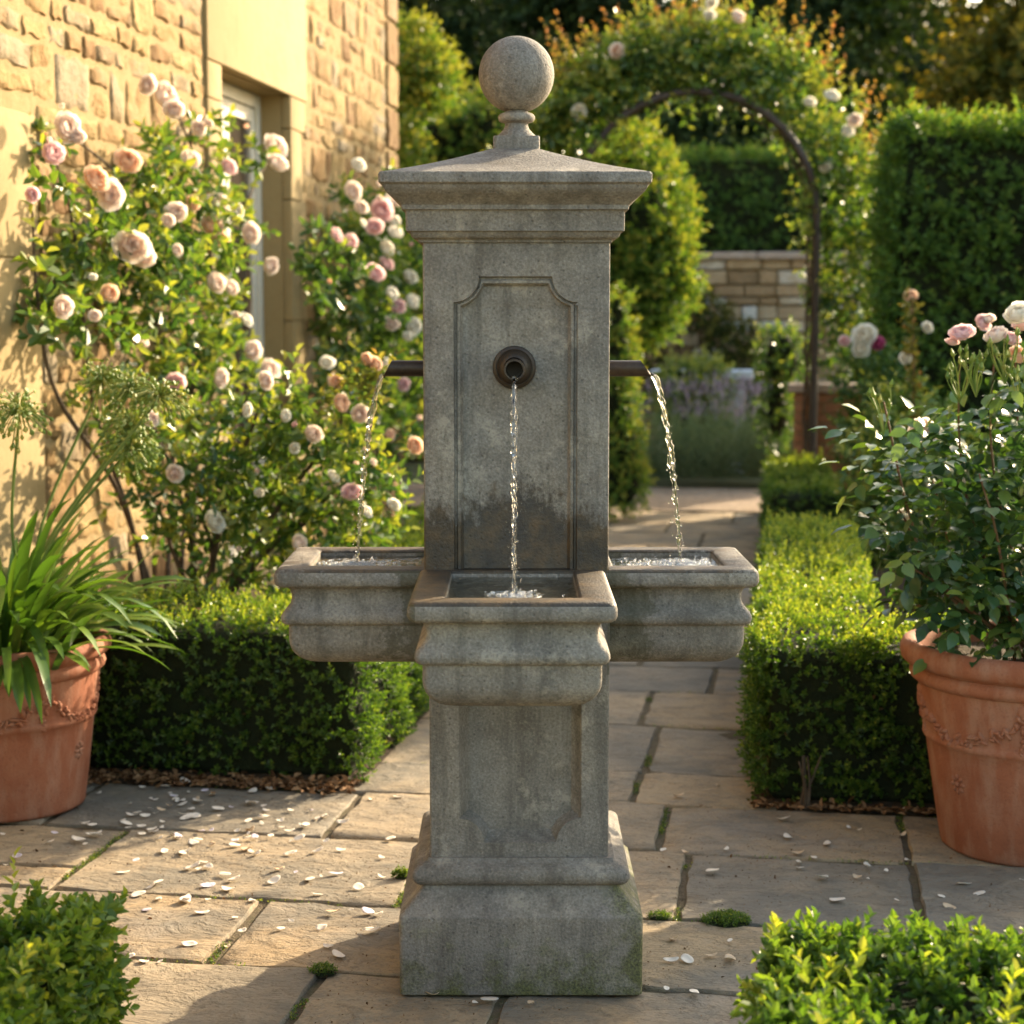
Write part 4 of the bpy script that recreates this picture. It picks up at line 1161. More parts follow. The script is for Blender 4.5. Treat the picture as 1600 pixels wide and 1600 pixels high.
bl1 = [(150, 330, 45), (130, 400, 50), (110, 450, 45), (75, 420, 28), (205, 300, 38), (250, 270, 38), (295, 300, 48), (230, 370, 60), (300, 370, 55), (340, 330, 30), (180, 430, 50), (255, 450, 60), (325, 430, 45), (350, 490, 32),
       (85, 520, 28), (140, 520, 42), (210, 520, 45), (290, 530, 55), (340, 560, 40), (150, 590, 25), (320, 620, 45), (250, 235, 22), (320, 240, 24), (365, 265, 12), (380, 350, 10), (75, 210, 12), (90, 290, 16), (60, 480, 14), (390, 600, 34), (250, 600, 38), (325, 200, 12), (400, 240, 8)]
fl1 = [(105, 200, 24, 'blush'), (82, 240, 20, 'pink'), (121, 215, 14, 'blush'), (257, 150, 24, 'blush'), (272, 172, 16, 'blush'), (230, 133, 14, 'blush'), (200, 252, 18, 'peach'), (148, 282, 19, 'peach'), (172, 305, 22, 'blush'), (50, 304, 13, 'pink'),
       (295, 250, 16, 'blush'), (357, 262, 14, 'pink'), (430, 228, 20, 'blush'), (433, 255, 17, 'blush'), (275, 332, 17, 'blush'), (300, 318, 12, 'peach'), (340, 318, 16, 'blush'), (392, 365, 18, 'blush'), (332, 352, 16, 'peach'), (345, 375, 14, 'peach'),
       (205, 385, 26, 'blush'), (222, 402, 22, 'blush'), (421, 416, 14, 'blush'), (335, 442, 18, 'blush'), (362, 450, 13, 'blush'), (170, 458, 15, 'peach'), (98, 480, 17, 'blush'), (385, 500, 10, 'white'), (395, 548, 16, 'blush'), (422, 580, 17, 'blush'),
       (420, 595, 14, 'blush'), (345, 590, 14, 'blush'), (273, 598, 17, 'pink'), (95, 168, 8, 'white_bud'), (383, 198, 8, 'peach_bud'), (310, 200, 12, 'blush'), (262, 345, 12, 'blush'), (370, 330, 11, 'white')]
c1 = [[(230, 930), (200, 800), (150, 650), (130, 500), (110, 330), (75, 220)], [(260, 930), (270, 700), (240, 480), (200, 300), (110, 210)], [(300, 930), (310, 700), (330, 500), (320, 300), (270, 160)],
      [(320, 930), (360, 720), (390, 480), (385, 330), (430, 230)], [(240, 930), (180, 760), (90, 620), (60, 480), (50, 330)], [(280, 930), (300, 600), (260, 400), (290, 220), (350, 170)]]
wall_rose('large climbing rose with blush pink blooms left of the window', 'climbing_rose', bl1, fl1, st(-1.9, 3.6), (.06, .26), 155, .066, .5, c1)
bl2 = [(560, 320, 26), (545, 350, 35), (590, 350, 40), (575, 400, 50), (525, 430, 38), (620, 410, 40), (560, 460, 50), (610, 480, 50), (530, 510, 45), (580, 540, 55), (630, 550, 40), (540, 590, 50), (600, 610, 55), (550, 660, 45), (620, 680, 45), (505, 360, 16), (500, 400, 18), (640, 380, 22), (640, 620, 40), (590, 300, 20)]
fl2 = [(551, 299, 13, 'blush'), (563, 325, 11, 'blush'), (595, 330, 17, 'pink'), (615, 315, 13, 'blush'), (525, 368, 12, 'pink'), (546, 379, 14, 'pink'), (585, 355, 14, 'pink'), (616, 347, 10, 'white'), (617, 364, 11, 'white'), (604, 388, 12, 'white'), (585, 427, 14, 'pink'), (604, 413, 11, 'pink'),
       (640, 432, 12, 'white'), (622, 478, 13, 'pink'), (642, 472, 13, 'white'), (611, 460, 10, 'white'), (612, 505, 12, 'blush'), (646, 510, 13, 'white'), (510, 567, 11, 'white'), (630, 600, 10, 'pink'), (608, 680, 9, 'peach'), (560, 258, 10, 'white')]
wall_rose('climbing rose right of the window with pink and white blooms, half hidden by the fountain', 'climbing_rose', bl2, fl2, st(-1.8, 6.6), (.12, .45), 125, .075, .36, [[(560, 760), (550, 600), (530, 450), (505, 360)], [(590, 760), (600, 550), (590, 400), (560, 290)]])
bl3 = [(430, 640, 42), (380, 680, 50), (320, 690, 45), (470, 670, 45), (520, 690, 40), (430, 720, 55), (370, 750, 50), (490, 740, 50), (550, 730, 38), (300, 760, 45), (350, 810, 45), (430, 800, 50), (500, 800, 48), (560, 790, 36), (590, 770, 26), (240, 730, 35), (460, 860, 40), (520, 850, 36), (380, 870, 36), (270, 830, 28), (580, 690, 22), (540, 640, 22), (200, 650, 40), (235, 690, 40), (200, 740, 30), (330, 870, 42), (430, 900, 40), (560, 850, 38), (600, 825, 26), (500, 900, 36), (270, 780, 34), (590, 730, 18), (610, 780, 15), (560, 620, 14)]
fl3 = [(580, 566, 12, 'peach'), (572, 560, 9, 'peach'), (590, 570, 9, 'peach'), (525, 597, 10, 'peach'), (533, 630, 15, 'peach'), (562, 648, 17, 'blush'), (648, 697, 15, 'peach'), (488, 678, 13, 'blush'), (467, 851, 17, 'blush'), (550, 770, 14, 'pink'), (556, 782, 12, 'white'), (335, 815, 17, 'white'), (273, 740, 15, 'blush'), (415, 595, 12, 'blush'), (445, 650, 10, 'white'), (385, 640, 10, 'white'), (235, 655, 12, 'blush'), (460, 700, 9, 'white'), (520, 745, 9, 'white'), (405, 770, 9, 'white')]
r3 = wall_rose('wide arching rose bush with peach blooms between house wall and left basin', 'rose_bush', bl3, fl3, st(-1.35, 3.0), (.1, .2), 150, .060, .52, [[(310, 950), (300, 850), (270, 740), (235, 655)], [(320, 950), (350, 800), (400, 650), (415, 600)], [(330, 950), (430, 800), (520, 680), (580, 570)], [(330, 950), (440, 840), (560, 740), (645, 700)], [(340, 950), (430, 850), (520, 800), (610, 790)], [(325, 950), (330, 850), (290, 770)], [(300, 940), (270, 860), (250, 800)]], Yp=2.6, cat_='rose bush', shell=.8)
yP = np.array([A3(px, py, 2.35) for px, py in ((575, 590), (580, 610), (570, 630), (528, 620), (600, 600), (585, 640), (530, 650), (650, 720))])
put_leaves('young_shoots', sprigs(np.repeat(yP, 3, 0)+rdirs(24)*.03, np.array([[0, 0, 1.]]*24)+rdirs(24)*.6, .1, 5, .055, 65, .1, .15, .15), M['young_leaf'], r3)

# ------------------------------------------------------------------ pots
def pot(label, x, y, rt, rb, h, seed, phase):
    r_ = empty('terracotta_pot', (x, y, 0), 0, label, 'pot', 'terracotta pots on the terrace')
    def rad(z): return rb+(rt*.865-rb)*(z/(h*.8))**.9
    pr = [(rb-.02, .0), (rb, .004), (rb+.003, .012)]
    for k in range(1, 12):
        z = h*.52*k/11; pr.append((rad(z), z))
    zb = h*.53; rr = rad(zb)
    pr += [(rr+.004, zb), (rr+.008, zb+.006), (rr+.008, zb+.013), (rr+.004, zb+.019), (rad(zb+.02), zb+.021)]
    for k in range(1, 8):
        z = zb+.021+(h*.80-zb-.021)*k/7; pr.append((rad(z), z))
    z = h*.80; rr = rad(z)
    pr += [(rr+.008, z+.002), (rr+.018, z+.010), (rr+.022, z+.022), (rr+.018, z+.034), (rr+.012, z+.040), (rr+.016, z+.044)]
    pr += [(rt-.012, z+.050), (rt-.003, z+.060), (rt, z+.075), (rt-.001, h-.018), (rt-.008, h-.005), (rt-.018, h), (rt-.034, h-.003), (rt-.043, h-.012), (rt-.046, h-.03), (rt-.052, h-.09)]
    mb = MB(); lathe(mb, pr, (0, 0, 0), 96, cap=(True, False), disp=lambda a, h_: .0012*math.sin(3*a+h_*9)+.0008*math.sin(7*a))
    mb.build('pot_body', M['terra'], r_, angle=60, world=False)
    # moulded swags, small leaves pressed on the clay
    mb = MB(); rd = random.Random(seed)
    def lump(a, z, la, lz, rotl, th=.006):
        r0 = rad(z); rows = []
        for i in range(5):
            row = []
            for j in range(8):
                q = i/4; an = j*PI/4
                u = q*la*math.cos(an); v = q*lz*math.sin(an)
                uu = u*math.cos(rotl)-v*math.sin(rotl); vv = u*math.sin(rotl)+v*math.cos(rotl)
                zz = z+vv; aa = a+uu/r0; hh = rad(zz)+th*math.sqrt(max(0, 1-q*q))-.001
                row.append((hh*math.cos(aa), hh*math.sin(aa), zz))
            rows.append(row)
        mb.grid(rows, close_u=True)
    nsw = 5
    for s_ in range(nsw):
        mb = MB()
        a0 = phase+2*PI*s_/nsw; z0 = h*.735
        for k in range(26):
            f = k/25; a = a0+2*PI/nsw*f; z = z0-.085*math.sin(PI*f)**.8
            for q in range(2):
                lump(a+rd.uniform(-.03, .03), z+rd.uniform(-.013, .013), rd.uniform(.009, .017), rd.uniform(.004, .008), rd.uniform(0, PI), .011)
        for k in range(9):
            lump(a0+rd.uniform(-.035, .035), z0-.012*k, .012, .006, rd.uniform(0, PI), .008)
        lump(a0, z0+.01, .02, .02, 0, .010)
        # rosette below the band
        a1 = a0+PI/nsw*.9
        mb.build('garland', M['terra'], r_, angle=80, world=False); mb = MB()
        for k in range(8): lump(a1+.06*math.cos(k*PI/4)/1, h*.36+.018*math.sin(k*PI/4), .010, .006, k*PI/4, .007)
        lump(a1, h*.36, .009, .009, 0, .010)
        mb.build('rosette', M['terra'], r_, angle=80, world=False)
    mb = MB(); rows = [[(q*(rt-.05)*math.cos(2*PI*j/24), q*(rt-.05)*math.sin(2*PI*j/24), h-.055+.012*noise.noise(Vector((q*5, j, seed)))) for j in range(24)] for q in (.05, .4, .7, 1.0)]
    idx = mb.grid(rows, close_u=True); mb.face(*idx[0]); mb.build('potting_soil', M['soil'], r_, world=False)
    return r_
PLX, PLY = -1.405, 1.19
pot('terracotta pot holding the agapanthus, at the left beside the hedge', PLX, PLY, .292, .205, .475, 3, 4.15)
PRX, PRY = 1.335, .80
pot('larger terracotta pot holding the pink rose, at the right edge', PRX, PRY, .338, .222, .535, 9, 4.35)

def agapanthus():
    z0 = .45
    r_ = empty('agapanthus', (PLX, PLY, z0-.03), 0, 'agapanthus with arching strap leaves and green seed heads in the left pot', 'plant')
    V, F, At = [], [], []
    rd = random.Random(14); seg = 9
    for i in range(280):
        a = rd.uniform(0, 2*PI); q = abs(rd.gauss(0, .09)); bx, by = PLX+q*math.cos(a), PLY+q*math.sin(a)
        el = rd.uniform(12, 78) if i % 3 else rd.uniform(35, 60); L = rd.uniform(.30, .50); w = rd.uniform(.026, .042); droop = rd.uniform(1.6, 4.2)
        if math.sin(a) < -.2 and rd.random() < .3: L *= 1.15; droop += .8
        p = Vector((bx, by, z0-.03)); d = Vector((math.cos(a)*math.cos(R(el)), math.sin(a)*math.cos(R(el)), math.sin(R(el))))
        side = d.cross(Vector((0, 0, 1))).normalized(); tw = rd.uniform(-.5, .5); rn = rd.random()*.9; rn = 1.0 if rd.random() < .03 else rn
        b0 = len(V)
        for k in range(seg+1):
            f = k/seg; ww = w*(.55+.45*math.sin(PI*min(1, f*1.3)*.5))*(1-f**4)**.5 if f < 1 else .0008
            nrm = d.cross(side).normalized(); s2 = (side*math.cos(tw*f)+nrm*math.sin(tw*f))
            V += [tuple(p+s2*ww*.5+nrm*-.12*ww), tuple(p-nrm*0), tuple(p-s2*ww*.5+nrm*-.12*ww)]
            At += [min(1, rn*.75+.15*f)]*3
            p = p+d*(L/seg); d = (d+Vector((0, 0, -1))*droop*L/seg*(.3+1.6*f)).normalized()
        for k in range(seg):
            for j in range(2):
                a_ = b0+3*k+j; F.append((a_, a_+1, a_+4, a_+3))
    # normals face up where possible
    link('strap_leaves', mesh_np('strap_leaves', np.array(V), np.array(F), True, {'rnd': At}, M['aga_leaf']), None, r_)
    heads = [(30, 645, 1.02), (205, 610, 1.25), (160, 598, 1.3), (250, 620, 1.05), (205, 668, 1.2), (205, 700, 1.15)]
    for i, (px, py, yy) in enumerate(heads):
        c = at(px, py, yy); b = Vector((PLX+rd.uniform(-.05, .08), PLY+rd.uniform(-.06, .06), z0-.02)); mb = MB()
        m = (b+c)/2+Vector((-.04, 0, .03)); path = smooth_path([b, b*.6+m*.4+Vector((-.005, 0, .03)), m, c], 6)
        tube(mb, path, .0042, 6); so = mb.build('flower_stem', M['green_stem'], r_)
        hb = MB(); arr = []
        for k in range(105):
            d = Vector((rd.gauss(0, 1), rd.gauss(0, 1), rd.gauss(.25, .8))).normalized(); L = rd.uniform(.045, .082)
            e = c+d*L+Vector((0, 0, -.012)); mid_ = c+d*L*.55+Vector((0, 0, .006)); hb.cur = rd.random()
            tube(hb, [c, mid_, e], [.0016, .0014, .0013], 4, cap=False)
            e2 = e+(d*.6+Vector((0, 0, -.5)))*.017; tube(hb, [e, e*.5+e2*.5, e2], [.0020, .0066, .0012], 5)
        hb.build('seed_head', M['seed'], so)
agapanthus()

def pot_rose():
    z0 = .50
    r_ = empty('rose_bush', (PRX, PRY, z0-.02), 0, 'potted rose bush with dark glossy leaves and pink blooms, growing in the right pot', 'rose bush')
    canes = [([(1560, 1000), (1470, 920), (1420, 800), (1388, 660), (1381, 628)], .65), ([(1580, 1000), (1530, 850), (1500, 700), (1500, 540)], .75), ([(1600, 1000), (1570, 820), (1548, 680), (1555, 540)], .7), ([(1600, 1000), (1600, 800), (1590, 650), (1585, 520)], .85),
             ([(1570, 1000), (1500, 880), (1460, 760), (1440, 680)], .9), ([(1590, 1000), (1640, 800), (1660, 600)], .8), ([(1600, 1000), (1560, 850), (1530, 740)], .55), ([(1580, 1000), (1490, 930), (1430, 890)], .6), ([(1620, 1000), (1700, 850), (1740, 700)], .75), ([(1560, 1000), (1450, 860), (1375, 745)], .8)]
    canes = [(p_, y_+.06) for p_, y_ in canes]
    arrs = []; mb = MB()
    for pts, yy in canes:
        q = [at(px, py, yy if i else PRY) for i, (px, py) in enumerate(pts)]; q[0].z = z0-.03; q[0].x = PRX+random.uniform(-.06, .06)
        sp = smooth_path(q, 8); tube(mb, sp, [.0048-.0028*i/len(sp) for i in range(len(sp))], 6)
    mb.build('cane', M['cane'], r_)
    bl = [(A3(1520, 760, .8), (.19, .18, .11)), (A3(1590, 740, .8), (.2, .2, .13)), (A3(1480, 830, .7), (.17, .16, .11)), (A3(1560, 850, .7), (.22, .2, .12)), (A3(1640, 800, .8), (.22, .22, .2)), (A3(1500, 920, .68), (.18, .16, .11)), (A3(1440, 900, .68), (.07, .08, .07)),
          (A3(1580, 940, .7), (.22, .18, .12)), (A3(1660, 900, .8), (.22, .2, .18)), (A3(1430, 720, .75), (.07, .08, .05)), (A3(1420, 830, .75), (.06, .08, .06)), (A3(1530, 690, .75), (.10, .10, .05)), (A3(1590, 660, .8), (.09, .1, .06)), (A3(1400, 775, .75), (.05, .06, .04)), (A3(1640, 650, .9), (.15, .15, .12)), (A3(1560, 960, .8), (.2, .14, .09)), (A3(1620, 950, .8), (.2, .14, .09)), (A3(1490, 955, .78), (.10, .1, .06))]
    # compound leaves: shoots carrying 5 leaflets in one plane
    def compound(P, D, leaf, rb):
        n = len(P); D = unit(D); Nn = unit(np.array([0, 0, 1.])+rdirs(n)*.55-D*D[:, 2:3]); Sd = unit(np.cross(D, Nn)); Nn = np.cross(Sd, D)
        out = [[] for _ in range(6)]
        for (f, sg, ln) in ((1.0, 0, 1.1), (.62, 1, .95), (.62, -1, .95), (.25, 1, .75), (.25, -1, .75)):
            pp = P+D*(leaf*2.0*f)[:, None]+Sd*sg*.002; dd = D*(.5 if sg else 1)+Sd*sg*.85-Nn*.12+rdirs(n)*.12
            for o, v in zip(out, (pp, dd, Nn+rdirs(n)*.2, leaf*ln*rng.uniform(.85, 1.15, n), leaf*ln*.66*rng.uniform(.9, 1.1, n), rb+rng.normal(0, .1, n))): o.append(v)
        return [np.concatenate(o) for o in out]
    Ps, Ds, rb = [], [], []
    for c, rad in bl:
        n = int(2100*(rad[0]*rad[1]*rad[2])**(2/3)); d = rdirs(n); q = rng.random(n)**.45
        Ps.append(np.array(c)+d*np.array(rad)*q[:, None]); Ds.append(d*1.0+rdirs(n)*.7+np.array([0, 0, -.15])); rb.append(np.full(n, .24)+.34*q+.2*rng.random(n)+(.25*(rng.random(n) < .12)))
    P = np.concatenate(Ps); D = np.concatenate(Ds); rb = np.concatenate(rb); kp = P[:, 2] > .53; P, D, rb = P[kp], D[kp], rb[kp]; D[:, 2] += np.where(P[:, 2] < .64, .35, .05)
    a = compound(P, D, rng.uniform(.034, .052, len(P)), rb)
    # some bigger leaves along the free canes
    ex = []
    for px, py in ((1330, 678), (1365, 675), (1400, 700), (1350, 745), (1385, 760), (1420, 660), (1500, 620), (1530, 640), (1480, 640), (1560, 610), (1590, 600), (1440, 690), (1380, 830), (1350, 735), (1370, 700)): ex.append(A3(px+6, py, .66))
    ex = np.array(ex); D2 = np.tile(np.array([-.7, -.2, -.1]), (len(ex), 1))+rdirs(len(ex))*.7
    a = cat(a, compound(ex-unit(D2)*.03, D2, np.full(len(ex), .050), np.full(len(ex), .8)))
    P_, D_, N_, L_, W_, R_ = a; link('foliage', leaf_mesh_fine('foliage', P_, D_, N_, L_, W_, np.clip(R_, 0, 1), .14, .24, M['pot_leaf']), None, r_)
    # spent buds and green sepals on the top clusters
    sb = MB(); rd = random.Random(3)
    for cx_, cy_, nb in ((1380, 640, 6), (1525, 580, 13), (1570, 560, 12), (1500, 590, 9), (1590, 590, 8)):
        b = at(cx_, cy_+40, .68); sb = MB()
        for k in range(nb):
            tp = at(cx_+rd.uniform(-26, 26), cy_-rd.uniform(-5, 38), .68+rd.uniform(-.05, .05)); mid_ = b.lerp(tp, .55)+Vector((rd.uniform(-.012, .012), 0, .008)); sb.cur = rd.random()
            pth = smooth_path([b, mid_, tp], 4); tube(sb, pth, [.0020-.0008*i/len(pth) for i in range(len(pth))], 5)
            e = tp+Vector((rd.uniform(-.006, .006), 0, .022)); tube(sb, [tp, tp.lerp(e, .35), e], [.0018, .0055, .0006], 6)
            for q in range(3):
                d = Vector((rd.uniform(-1, 1), rd.uniform(-1, 1), rd.uniform(.2, 1))).normalized()*.018; tube(sb, [tp, tp+d*.6, tp+d+Vector((0, 0, -.004))], [.0014, .001, .0004], 4)
        sb.build('bud_cluster', M['seed'], r_)
    for px, py, k, s, yy in ((1503, 520, 'pink', .030, .72), (1488, 535, 'pink', .014, .72), (1556, 525, 'blush', .030, .70), (1580, 530, 'pink', .024, .70), (1592, 492, 'white', .036, .75), (1598, 508, 'pink', .026, .8), (1535, 505, 'pink', .020, .95), (1450, 680, 'white', .034, .9), (1440, 672, 'blush', .03, .9), (1497, 730, 'white', .026, .85), (1415, 805, 'white', .022, .95), (1590, 555, 'peach', .026, .85), (1545, 498, 'blush', .018, .95), (1592, 1392, 'white_bud', .01, .3)):
        if py < 1300: flower(r_, at(px, py, yy), s, k, (-.1, -.7, .8))
pot_rose()

# ------------------------------------------------------------------ petals, moss, litter
def petal_me(name, mat, seed):
    rd = random.Random(seed); mb = MB(); n = 5; rows = []
    c1, c2 = rd.uniform(.8, 2.2), rd.uniform(.2, 1.2)
    for i in range(n+1):
        row = []
        for j in range(n+1):
            u, v = (i/n*2-1), (j/n*2-1)
            q = math.sqrt(max(1e-6, 1-.42*v*v)); q2 = math.sqrt(max(1e-6, 1-.42*u*u)); x, y = u*q*(1-.25*(v < 0)*abs(v)), v*q2*.8
            mb.cur = min(1, .2+.8*(j/n)); row.append((x, y, c1*.28*x*x+c2*.3*y*y+.06*math.sin(3*x+seed)+.03))
        rows.append(row)
    idx = mb.grid(rows)
    # give it body: second skin underneath
    top = list(mb.v); b0 = len(mb.v)
    me = bpy.data.meshes.new(name)
    V = top+[(x, y, z-.03) for x, y, z in top]
    Fs = list(mb.f)+[tuple(b0+i for i in f[::-1]) for f in mb.f]
    loop = [idx[i][0] for i in range(n+1)]+[idx[-1][j] for j in range(1, n+1)]+[idx[i][-1] for i in range(n-1, -1, -1)]+[idx[0][j] for j in range(n-1, 0, -1)]
    for k in range(len(loop)): a, b = loop[k], loop[(k+1) % len(loop)]; Fs.append((a, b, b+b0, a+b0))
    me.from_pydata(V, [], Fs); at_ = me.attributes.new('rnd', 'FLOAT', 'POINT'); at_.data.foreach_set('value', mb.a+mb.a)
    me.polygons.foreach_set('use_smooth', [True]*len(me.polygons)); me.materials.append(mat); me.update(); return me
PM_ = {'white': [petal_me('petal', M['p_fallen'], s) for s in (1, 2, 3, 4)], 'browned': [petal_me('petal', M['p_fallen_b'], s) for s in (5, 6)], 'mauve': [petal_me('petal', M['p_fallen_m'], s) for s in (7, 8)]}
def groundpt(px, py):
    d = ray(px, py); t = -CH/d.z; return Vector((d.x*t, CY+d.y*t, .004))
def petals():
    rd = random.Random(77); L = []
    z8 = lambda x, y: (x/2.424, 1000+y/2.424)
    for x, y in ((270, 717), (375, 578), (190, 765), (300, 760), (65, 822), (35, 718), (10, 735), (155, 685), (365, 735), (495, 620), (465, 685), (540, 555), (625, 555), (590, 605), (660, 590), (715, 575), (805, 585), (640, 628), (725, 640), (765, 625), (825, 640), (875, 632), (830, 665), (955, 572), (1020, 568), (695, 662), (520, 655), (545, 668), (590, 655), (615, 690), (485, 712), (535, 705), (575, 718),
                 (605, 750), (655, 735), (735, 768), (765, 725), (805, 775), (690, 808), (515, 835), (465, 882), (600, 920), (750, 868), (850, 890), (875, 910), (785, 930), (865, 945), (710, 982), (555, 1025), (765, 1037), (600, 983), (545, 1220), (605, 1220), (860, 1162), (950, 715), (935, 750), (965, 745), (1010, 645), (1000, 665), (1100, 645), (1150, 705), (1230, 668), (1300, 692), (1025, 742), (935, 795), (1005, 792), (1100, 810), (1290, 795), (1445, 825), (1055, 870), (1120, 880), (1175, 908), (1270, 885), (1035, 912), (1445, 897), (1200, 965), (1265, 1030), (1330, 1022), (1480, 755), (1508, 598), (1410, 1100), (1245, 1165), (1220, 1090), (940, 685), (570, 640), (500, 662), (1395, 1030), (890, 760), (1580, 480)):
        L.append((*z8(x, y), 'left'))
    z6 = lambda x, y: (1000+x/2.667, 1000+y/2.667)
    for x, y in ((325, 605), (480, 628), (615, 820), (660, 888), (660, 925), (725, 908), (665, 950), (780, 850), (870, 780), (915, 792), (940, 708), (1100, 705), (1095, 812), (1115, 918), (945, 943), (1025, 960), (905, 990), (950, 997), (760, 990), (825, 1085), (1070, 1085), (1350, 1020), (1415, 1060), (1290, 1115), (1255, 1070), (300, 965), (360, 870), (190, 885), (95, 875), (140, 1250), (375, 1255), (295, 1320), (375, 1333), (130, 1338), (195, 1335), (110, 1455), (225, 1470), (160, 650), (600, 745), (1590, 1000)):
        L.append((*z6(x, y), 'right'))
    for x, y in ((520, 1560), (590, 1550), (310, 1515), (800, 1562)): L.append((580+x/3.2, 1080+y/3.2, 'front'))
    for k in range(85):
        L.append((rd.gauss(265, 110), rd.gauss(1245, 30)+rd.random()*70, 'left')) if k % 3 else L.append((rd.uniform(150, 600), rd.uniform(1225, 1500), 'left'))
    L = [q for q in L if not (q[2] == 'left' and q[0] < 130 and q[1] < 1300) and q[1] > 1212]
    adj = {'white': ['cream', 'pale', 'white'], 'browned': ['browned', 'tan'], 'mauve': ['mauve']}
    for i, (px, py, where) in enumerate(L):
        p = groundpt(px, py+3)
        kind = 'white' if rd.random() < (.82 if where == 'left' else .6) else ('mauve' if (where == 'left' and rd.random() < .6) else 'browned')
        o = bpy.data.objects.new('fallen_petal', rd.choice(PM_[kind])); COL.objects.link(o)
        s = rd.uniform(.006, .018)*(1 if i < 200 else 1); big = s > .0145
        o.scale = (s*rd.uniform(.9, 1.4), s*rd.uniform(.7, 1.1), s*rd.uniform(.8, 1.2)); o.location = p+Vector((0, 0, .001)); o.rotation_euler = (rd.uniform(-.25, .25), rd.uniform(-.25, .25), rd.uniform(0, 6.28))
        tw = {'left': ('near the left hedge foot' if py < 1290 else ('on the sunlit flagstones left of the fountain' if py < 1420 else 'on the near flagstones left of the base')),
              'right': ('at the foot of the right hedge' if py < 1300 else ('between the fountain and the right pot' if py < 1440 else 'on the near flagstones right of the base')), 'front': 'just in front of the fountain base'}[where]
        tag(o, '%s %s fallen rose petal %s' % ('larger' if big else 'small', {'white': 'pale cream', 'browned': 'browned', 'mauve': 'mauve'}[kind], tw), 'petal', 'fallen rose petals %s' % tw)
petals()
def tuft(label, px, py, r1, n, mat='box_fresh', h=.018, leaf=.006):
    c = groundpt(px, py); r_ = empty('moss_clump', c, 0, label, 'moss')
    a = rng.uniform(0, 2*PI, n); q = rng.random(n)**.5
    P = np.stack([c.x+r1*1.5*q*np.cos(a), c.y+r1*q*np.sin(a), .002+h*(1-q**2)*rng.uniform(.4, 1, n)], 1)
    put_leaves('leaves', sprigs(P, np.array([0, 0, 1.])+rdirs(n)*.6, .012, 5, leaf, 60, .35, .2, .15), M[mat], r_)
    mb = MB(); rows = [[(c.x+q_*r1*1.4*math.cos(j*PI/8), c.y+q_*r1*.95*math.sin(j*PI/8), .001+h*.6*(1-q_**2)) for j in range(16)] for q_ in (.02, .5, 1)]
    idx = mb.grid(rows, close_u=True); mb.face(*idx[0]); mb.build('cushion', M['hedge_core'], r_)
tuft('round green moss cushion in the joint right of the fountain base', 1135, 1442, .038, 330)
tuft('small moss tuft in the paving joint by the right corner of the base', 1030, 1436, .018, 90, h=.008)
tuft('small moss tuft in the joint at the lower left of the fountain', 505, 1522, .02, 110, h=.014)
tuft('tiny weed tuft in the joint left of the fountain base', 628, 1372, .013, 60, h=.02, leaf=.009)
def litter():
    # moss and crumbs lying in the joints; dead leaves at the hedge feet
    P = []; rd = random.Random(9)
    rowsT = [-.72, -.152, .265, .785, 1.23, 1.58, 2.21, 2.76]
    js = [(-1.2, -.72, -.6), (-.72, -.152, -.37), (-.72, -.152, .75), (-.152, .265, -.622), (.265, .785, -1.15), (.265, .785, -.315), (.265, .785, .333), (.265, .785, .882), (.785, 1.23, .25), (.785, 1.23, .881), (1.23, 1.58, .147), (1.58, 2.21, .155), (2.21, 2.76, .09)]
    for a, b, s in js:
        for k in range(int((b-a)*420)):
            tt = rd.uniform(a, b)
            if noise.noise(Vector((s*5, tt*6, 4))) > .12: P.append(st(s+rd.gauss(0, .005), tt, -.007+rd.uniform(0, .005)))
    for t in rowsT:
        for k in range(260):
            s = rd.uniform(-1.9, 1.6)
            if noise.noise(Vector((s*2.2, t*7, 1))) > .05: P.append(st(s, t+rd.gauss(0, .004), -.007+rd.uniform(0, .005)))
    P = np.array([tuple(p) for p in P]); n = len(P)
    a = sprigs(P, np.array([0, 0, 1.])+rdirs(n)*.9, .009, 3, .0065, 60, .4, .2, .3)
    o = put_leaves('joint_moss', a, M['box']); tag(o, kind='stuff'); o['label'] = 'moss and tiny weeds growing in the paving joints'
    P = []
    for k in range(5200):
        p = st(rd.uniform(-1.9, 1.5), rd.uniform(-.9, 1.3), .003)
        if noise.noise(Vector((p.x*2.5, p.y*2.5, 8))) > -.12: P.append(p)
    P = np.array([tuple(p) for p in P]); n = len(P); D = rdirs(n); D[:, 2] = abs(D[:, 2])*.5; L = rng.uniform(.002, .006, n)*(1+(rng.random(n) < .04)*1.2)
    o = put_leaves('grit', [P, D, np.array([0, 0, 1.])+rdirs(n)*.8, L, L*.6, rng.random(n)*.6], M['litter']); tag(o, kind='stuff'); o['label'] = 'crumbs of soil and dead leaf scattered over the flagstones'
    P = []
    for k in range(1700):
        if rd.random() < .68: P.append(st(rd.uniform(-1.9, -.66), rd.gauss(1.27, .035), .008))
        else: P.append(st(rd.uniform(.48, 1.5), rd.gauss(1.245, .014), .008))
    P = np.array([tuple(p) for p in P]); n = len(P)
    D = rdirs(n); D[:, 2] = abs(D[:, 2])*.3; N = np.array([0, 0, 1.])+rdirs(n)*.5
    L = rng.uniform(.012, .034, n)
    o = put_leaves('leaf_litter', [P, D, N, L, L*.6, rng.random(n)], M['litter']); tag(o, kind='stuff'); o['label'] = 'dry brown leaves gathered along the hedge feet'
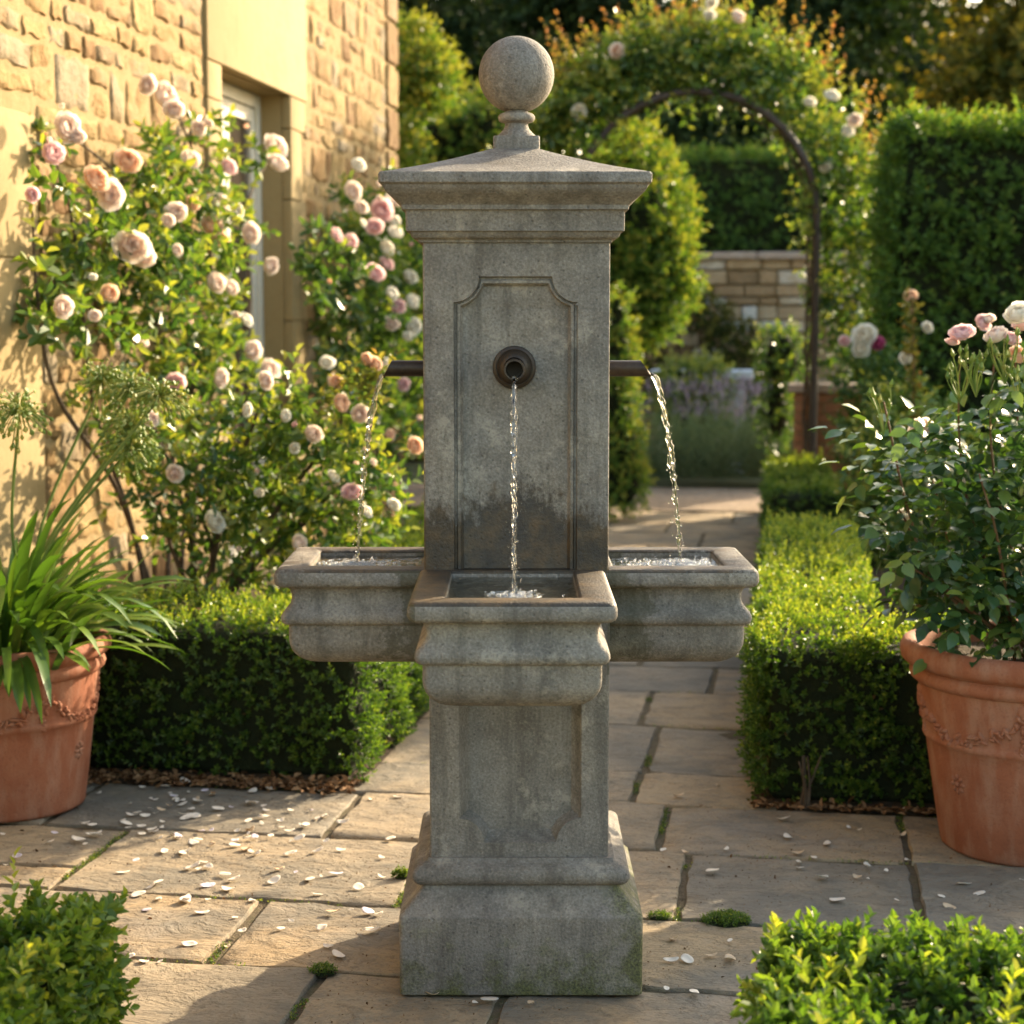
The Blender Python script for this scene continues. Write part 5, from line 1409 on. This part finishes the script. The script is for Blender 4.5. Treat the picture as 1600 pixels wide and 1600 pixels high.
M['litter'] = leaf_mat('dry_leaf', [(.1, (.07, .035, .015)), (.5, (.18, .09, .04)), (.9, (.34, .20, .10))], .15, .8, .1, (1, 1, 1))
litter()

# ------------------------------------------------------------------ light, world, camera
SUN_AZ = math.atan2(.67, .74); SUN_EL = R(21)
w = bpy.data.worlds.new('World'); scene.world = w; w.use_nodes = True
nt = w.node_tree; bg = nt.nodes['Background']
sky = nt.nodes.new('ShaderNodeTexSky'); sky.sky_type = 'NISHITA'; sky.sun_disc = False
sky.sun_elevation = SUN_EL; sky.sun_rotation = SUN_AZ; sky.air_density = 1.2; sky.dust_density = 2.5
mxs = nt.nodes.new('ShaderNodeMix'); mxs.data_type = 'RGBA'; mxs.blend_type = 'MULTIPLY'; mxs.inputs[0].default_value = 1; mxs.inputs[7].default_value = (1.05, 1.0, .90, 1)
nt.links.new(sky.outputs[0], mxs.inputs[6]); nt.links.new(mxs.outputs[2], bg.inputs[0]); bg.inputs[1].default_value = .15
sd = bpy.data.lights.new('sun', 'SUN'); sd.energy = 3.55; sd.angle = R(.6); sd.color = (1.0, .82, .56)
so = bpy.data.objects.new('sun', sd); COL.objects.link(so)
dv = Vector((math.sin(SUN_AZ)*math.cos(SUN_EL), math.cos(SUN_AZ)*math.cos(SUN_EL), math.sin(SUN_EL)))
so.rotation_euler = dv.to_track_quat('Z', 'Y').to_euler(); so.location = (6, 6, 6)
cd = bpy.data.cameras.new('camera'); cam = bpy.data.objects.new('camera', cd); COL.objects.link(cam)
cd.sensor_width = 36; cd.lens = 36*FPX/1600; cd.clip_end = 1000; cd.clip_start = .05
cam.location = (0, CY, CH); cam.rotation_euler = (PI/2-TH, 0, 0)
cd.dof.use_dof = True; cd.dof.focus_distance = 3.5; cd.dof.aperture_fstop = 4.6; cd.dof.aperture_blades = 0
scene.camera = cam
scene.view_settings.view_transform = 'Standard'; scene.view_settings.look = 'None'
scene.view_settings.exposure = 2.08; scene.view_settings.gamma = 1.0
scene.render.engine = 'CYCLES'
scene.cycles.max_bounces = 7; scene.cycles.diffuse_bounces = 3; scene.cycles.glossy_bounces = 3; scene.cycles.transparent_max_bounces = 8
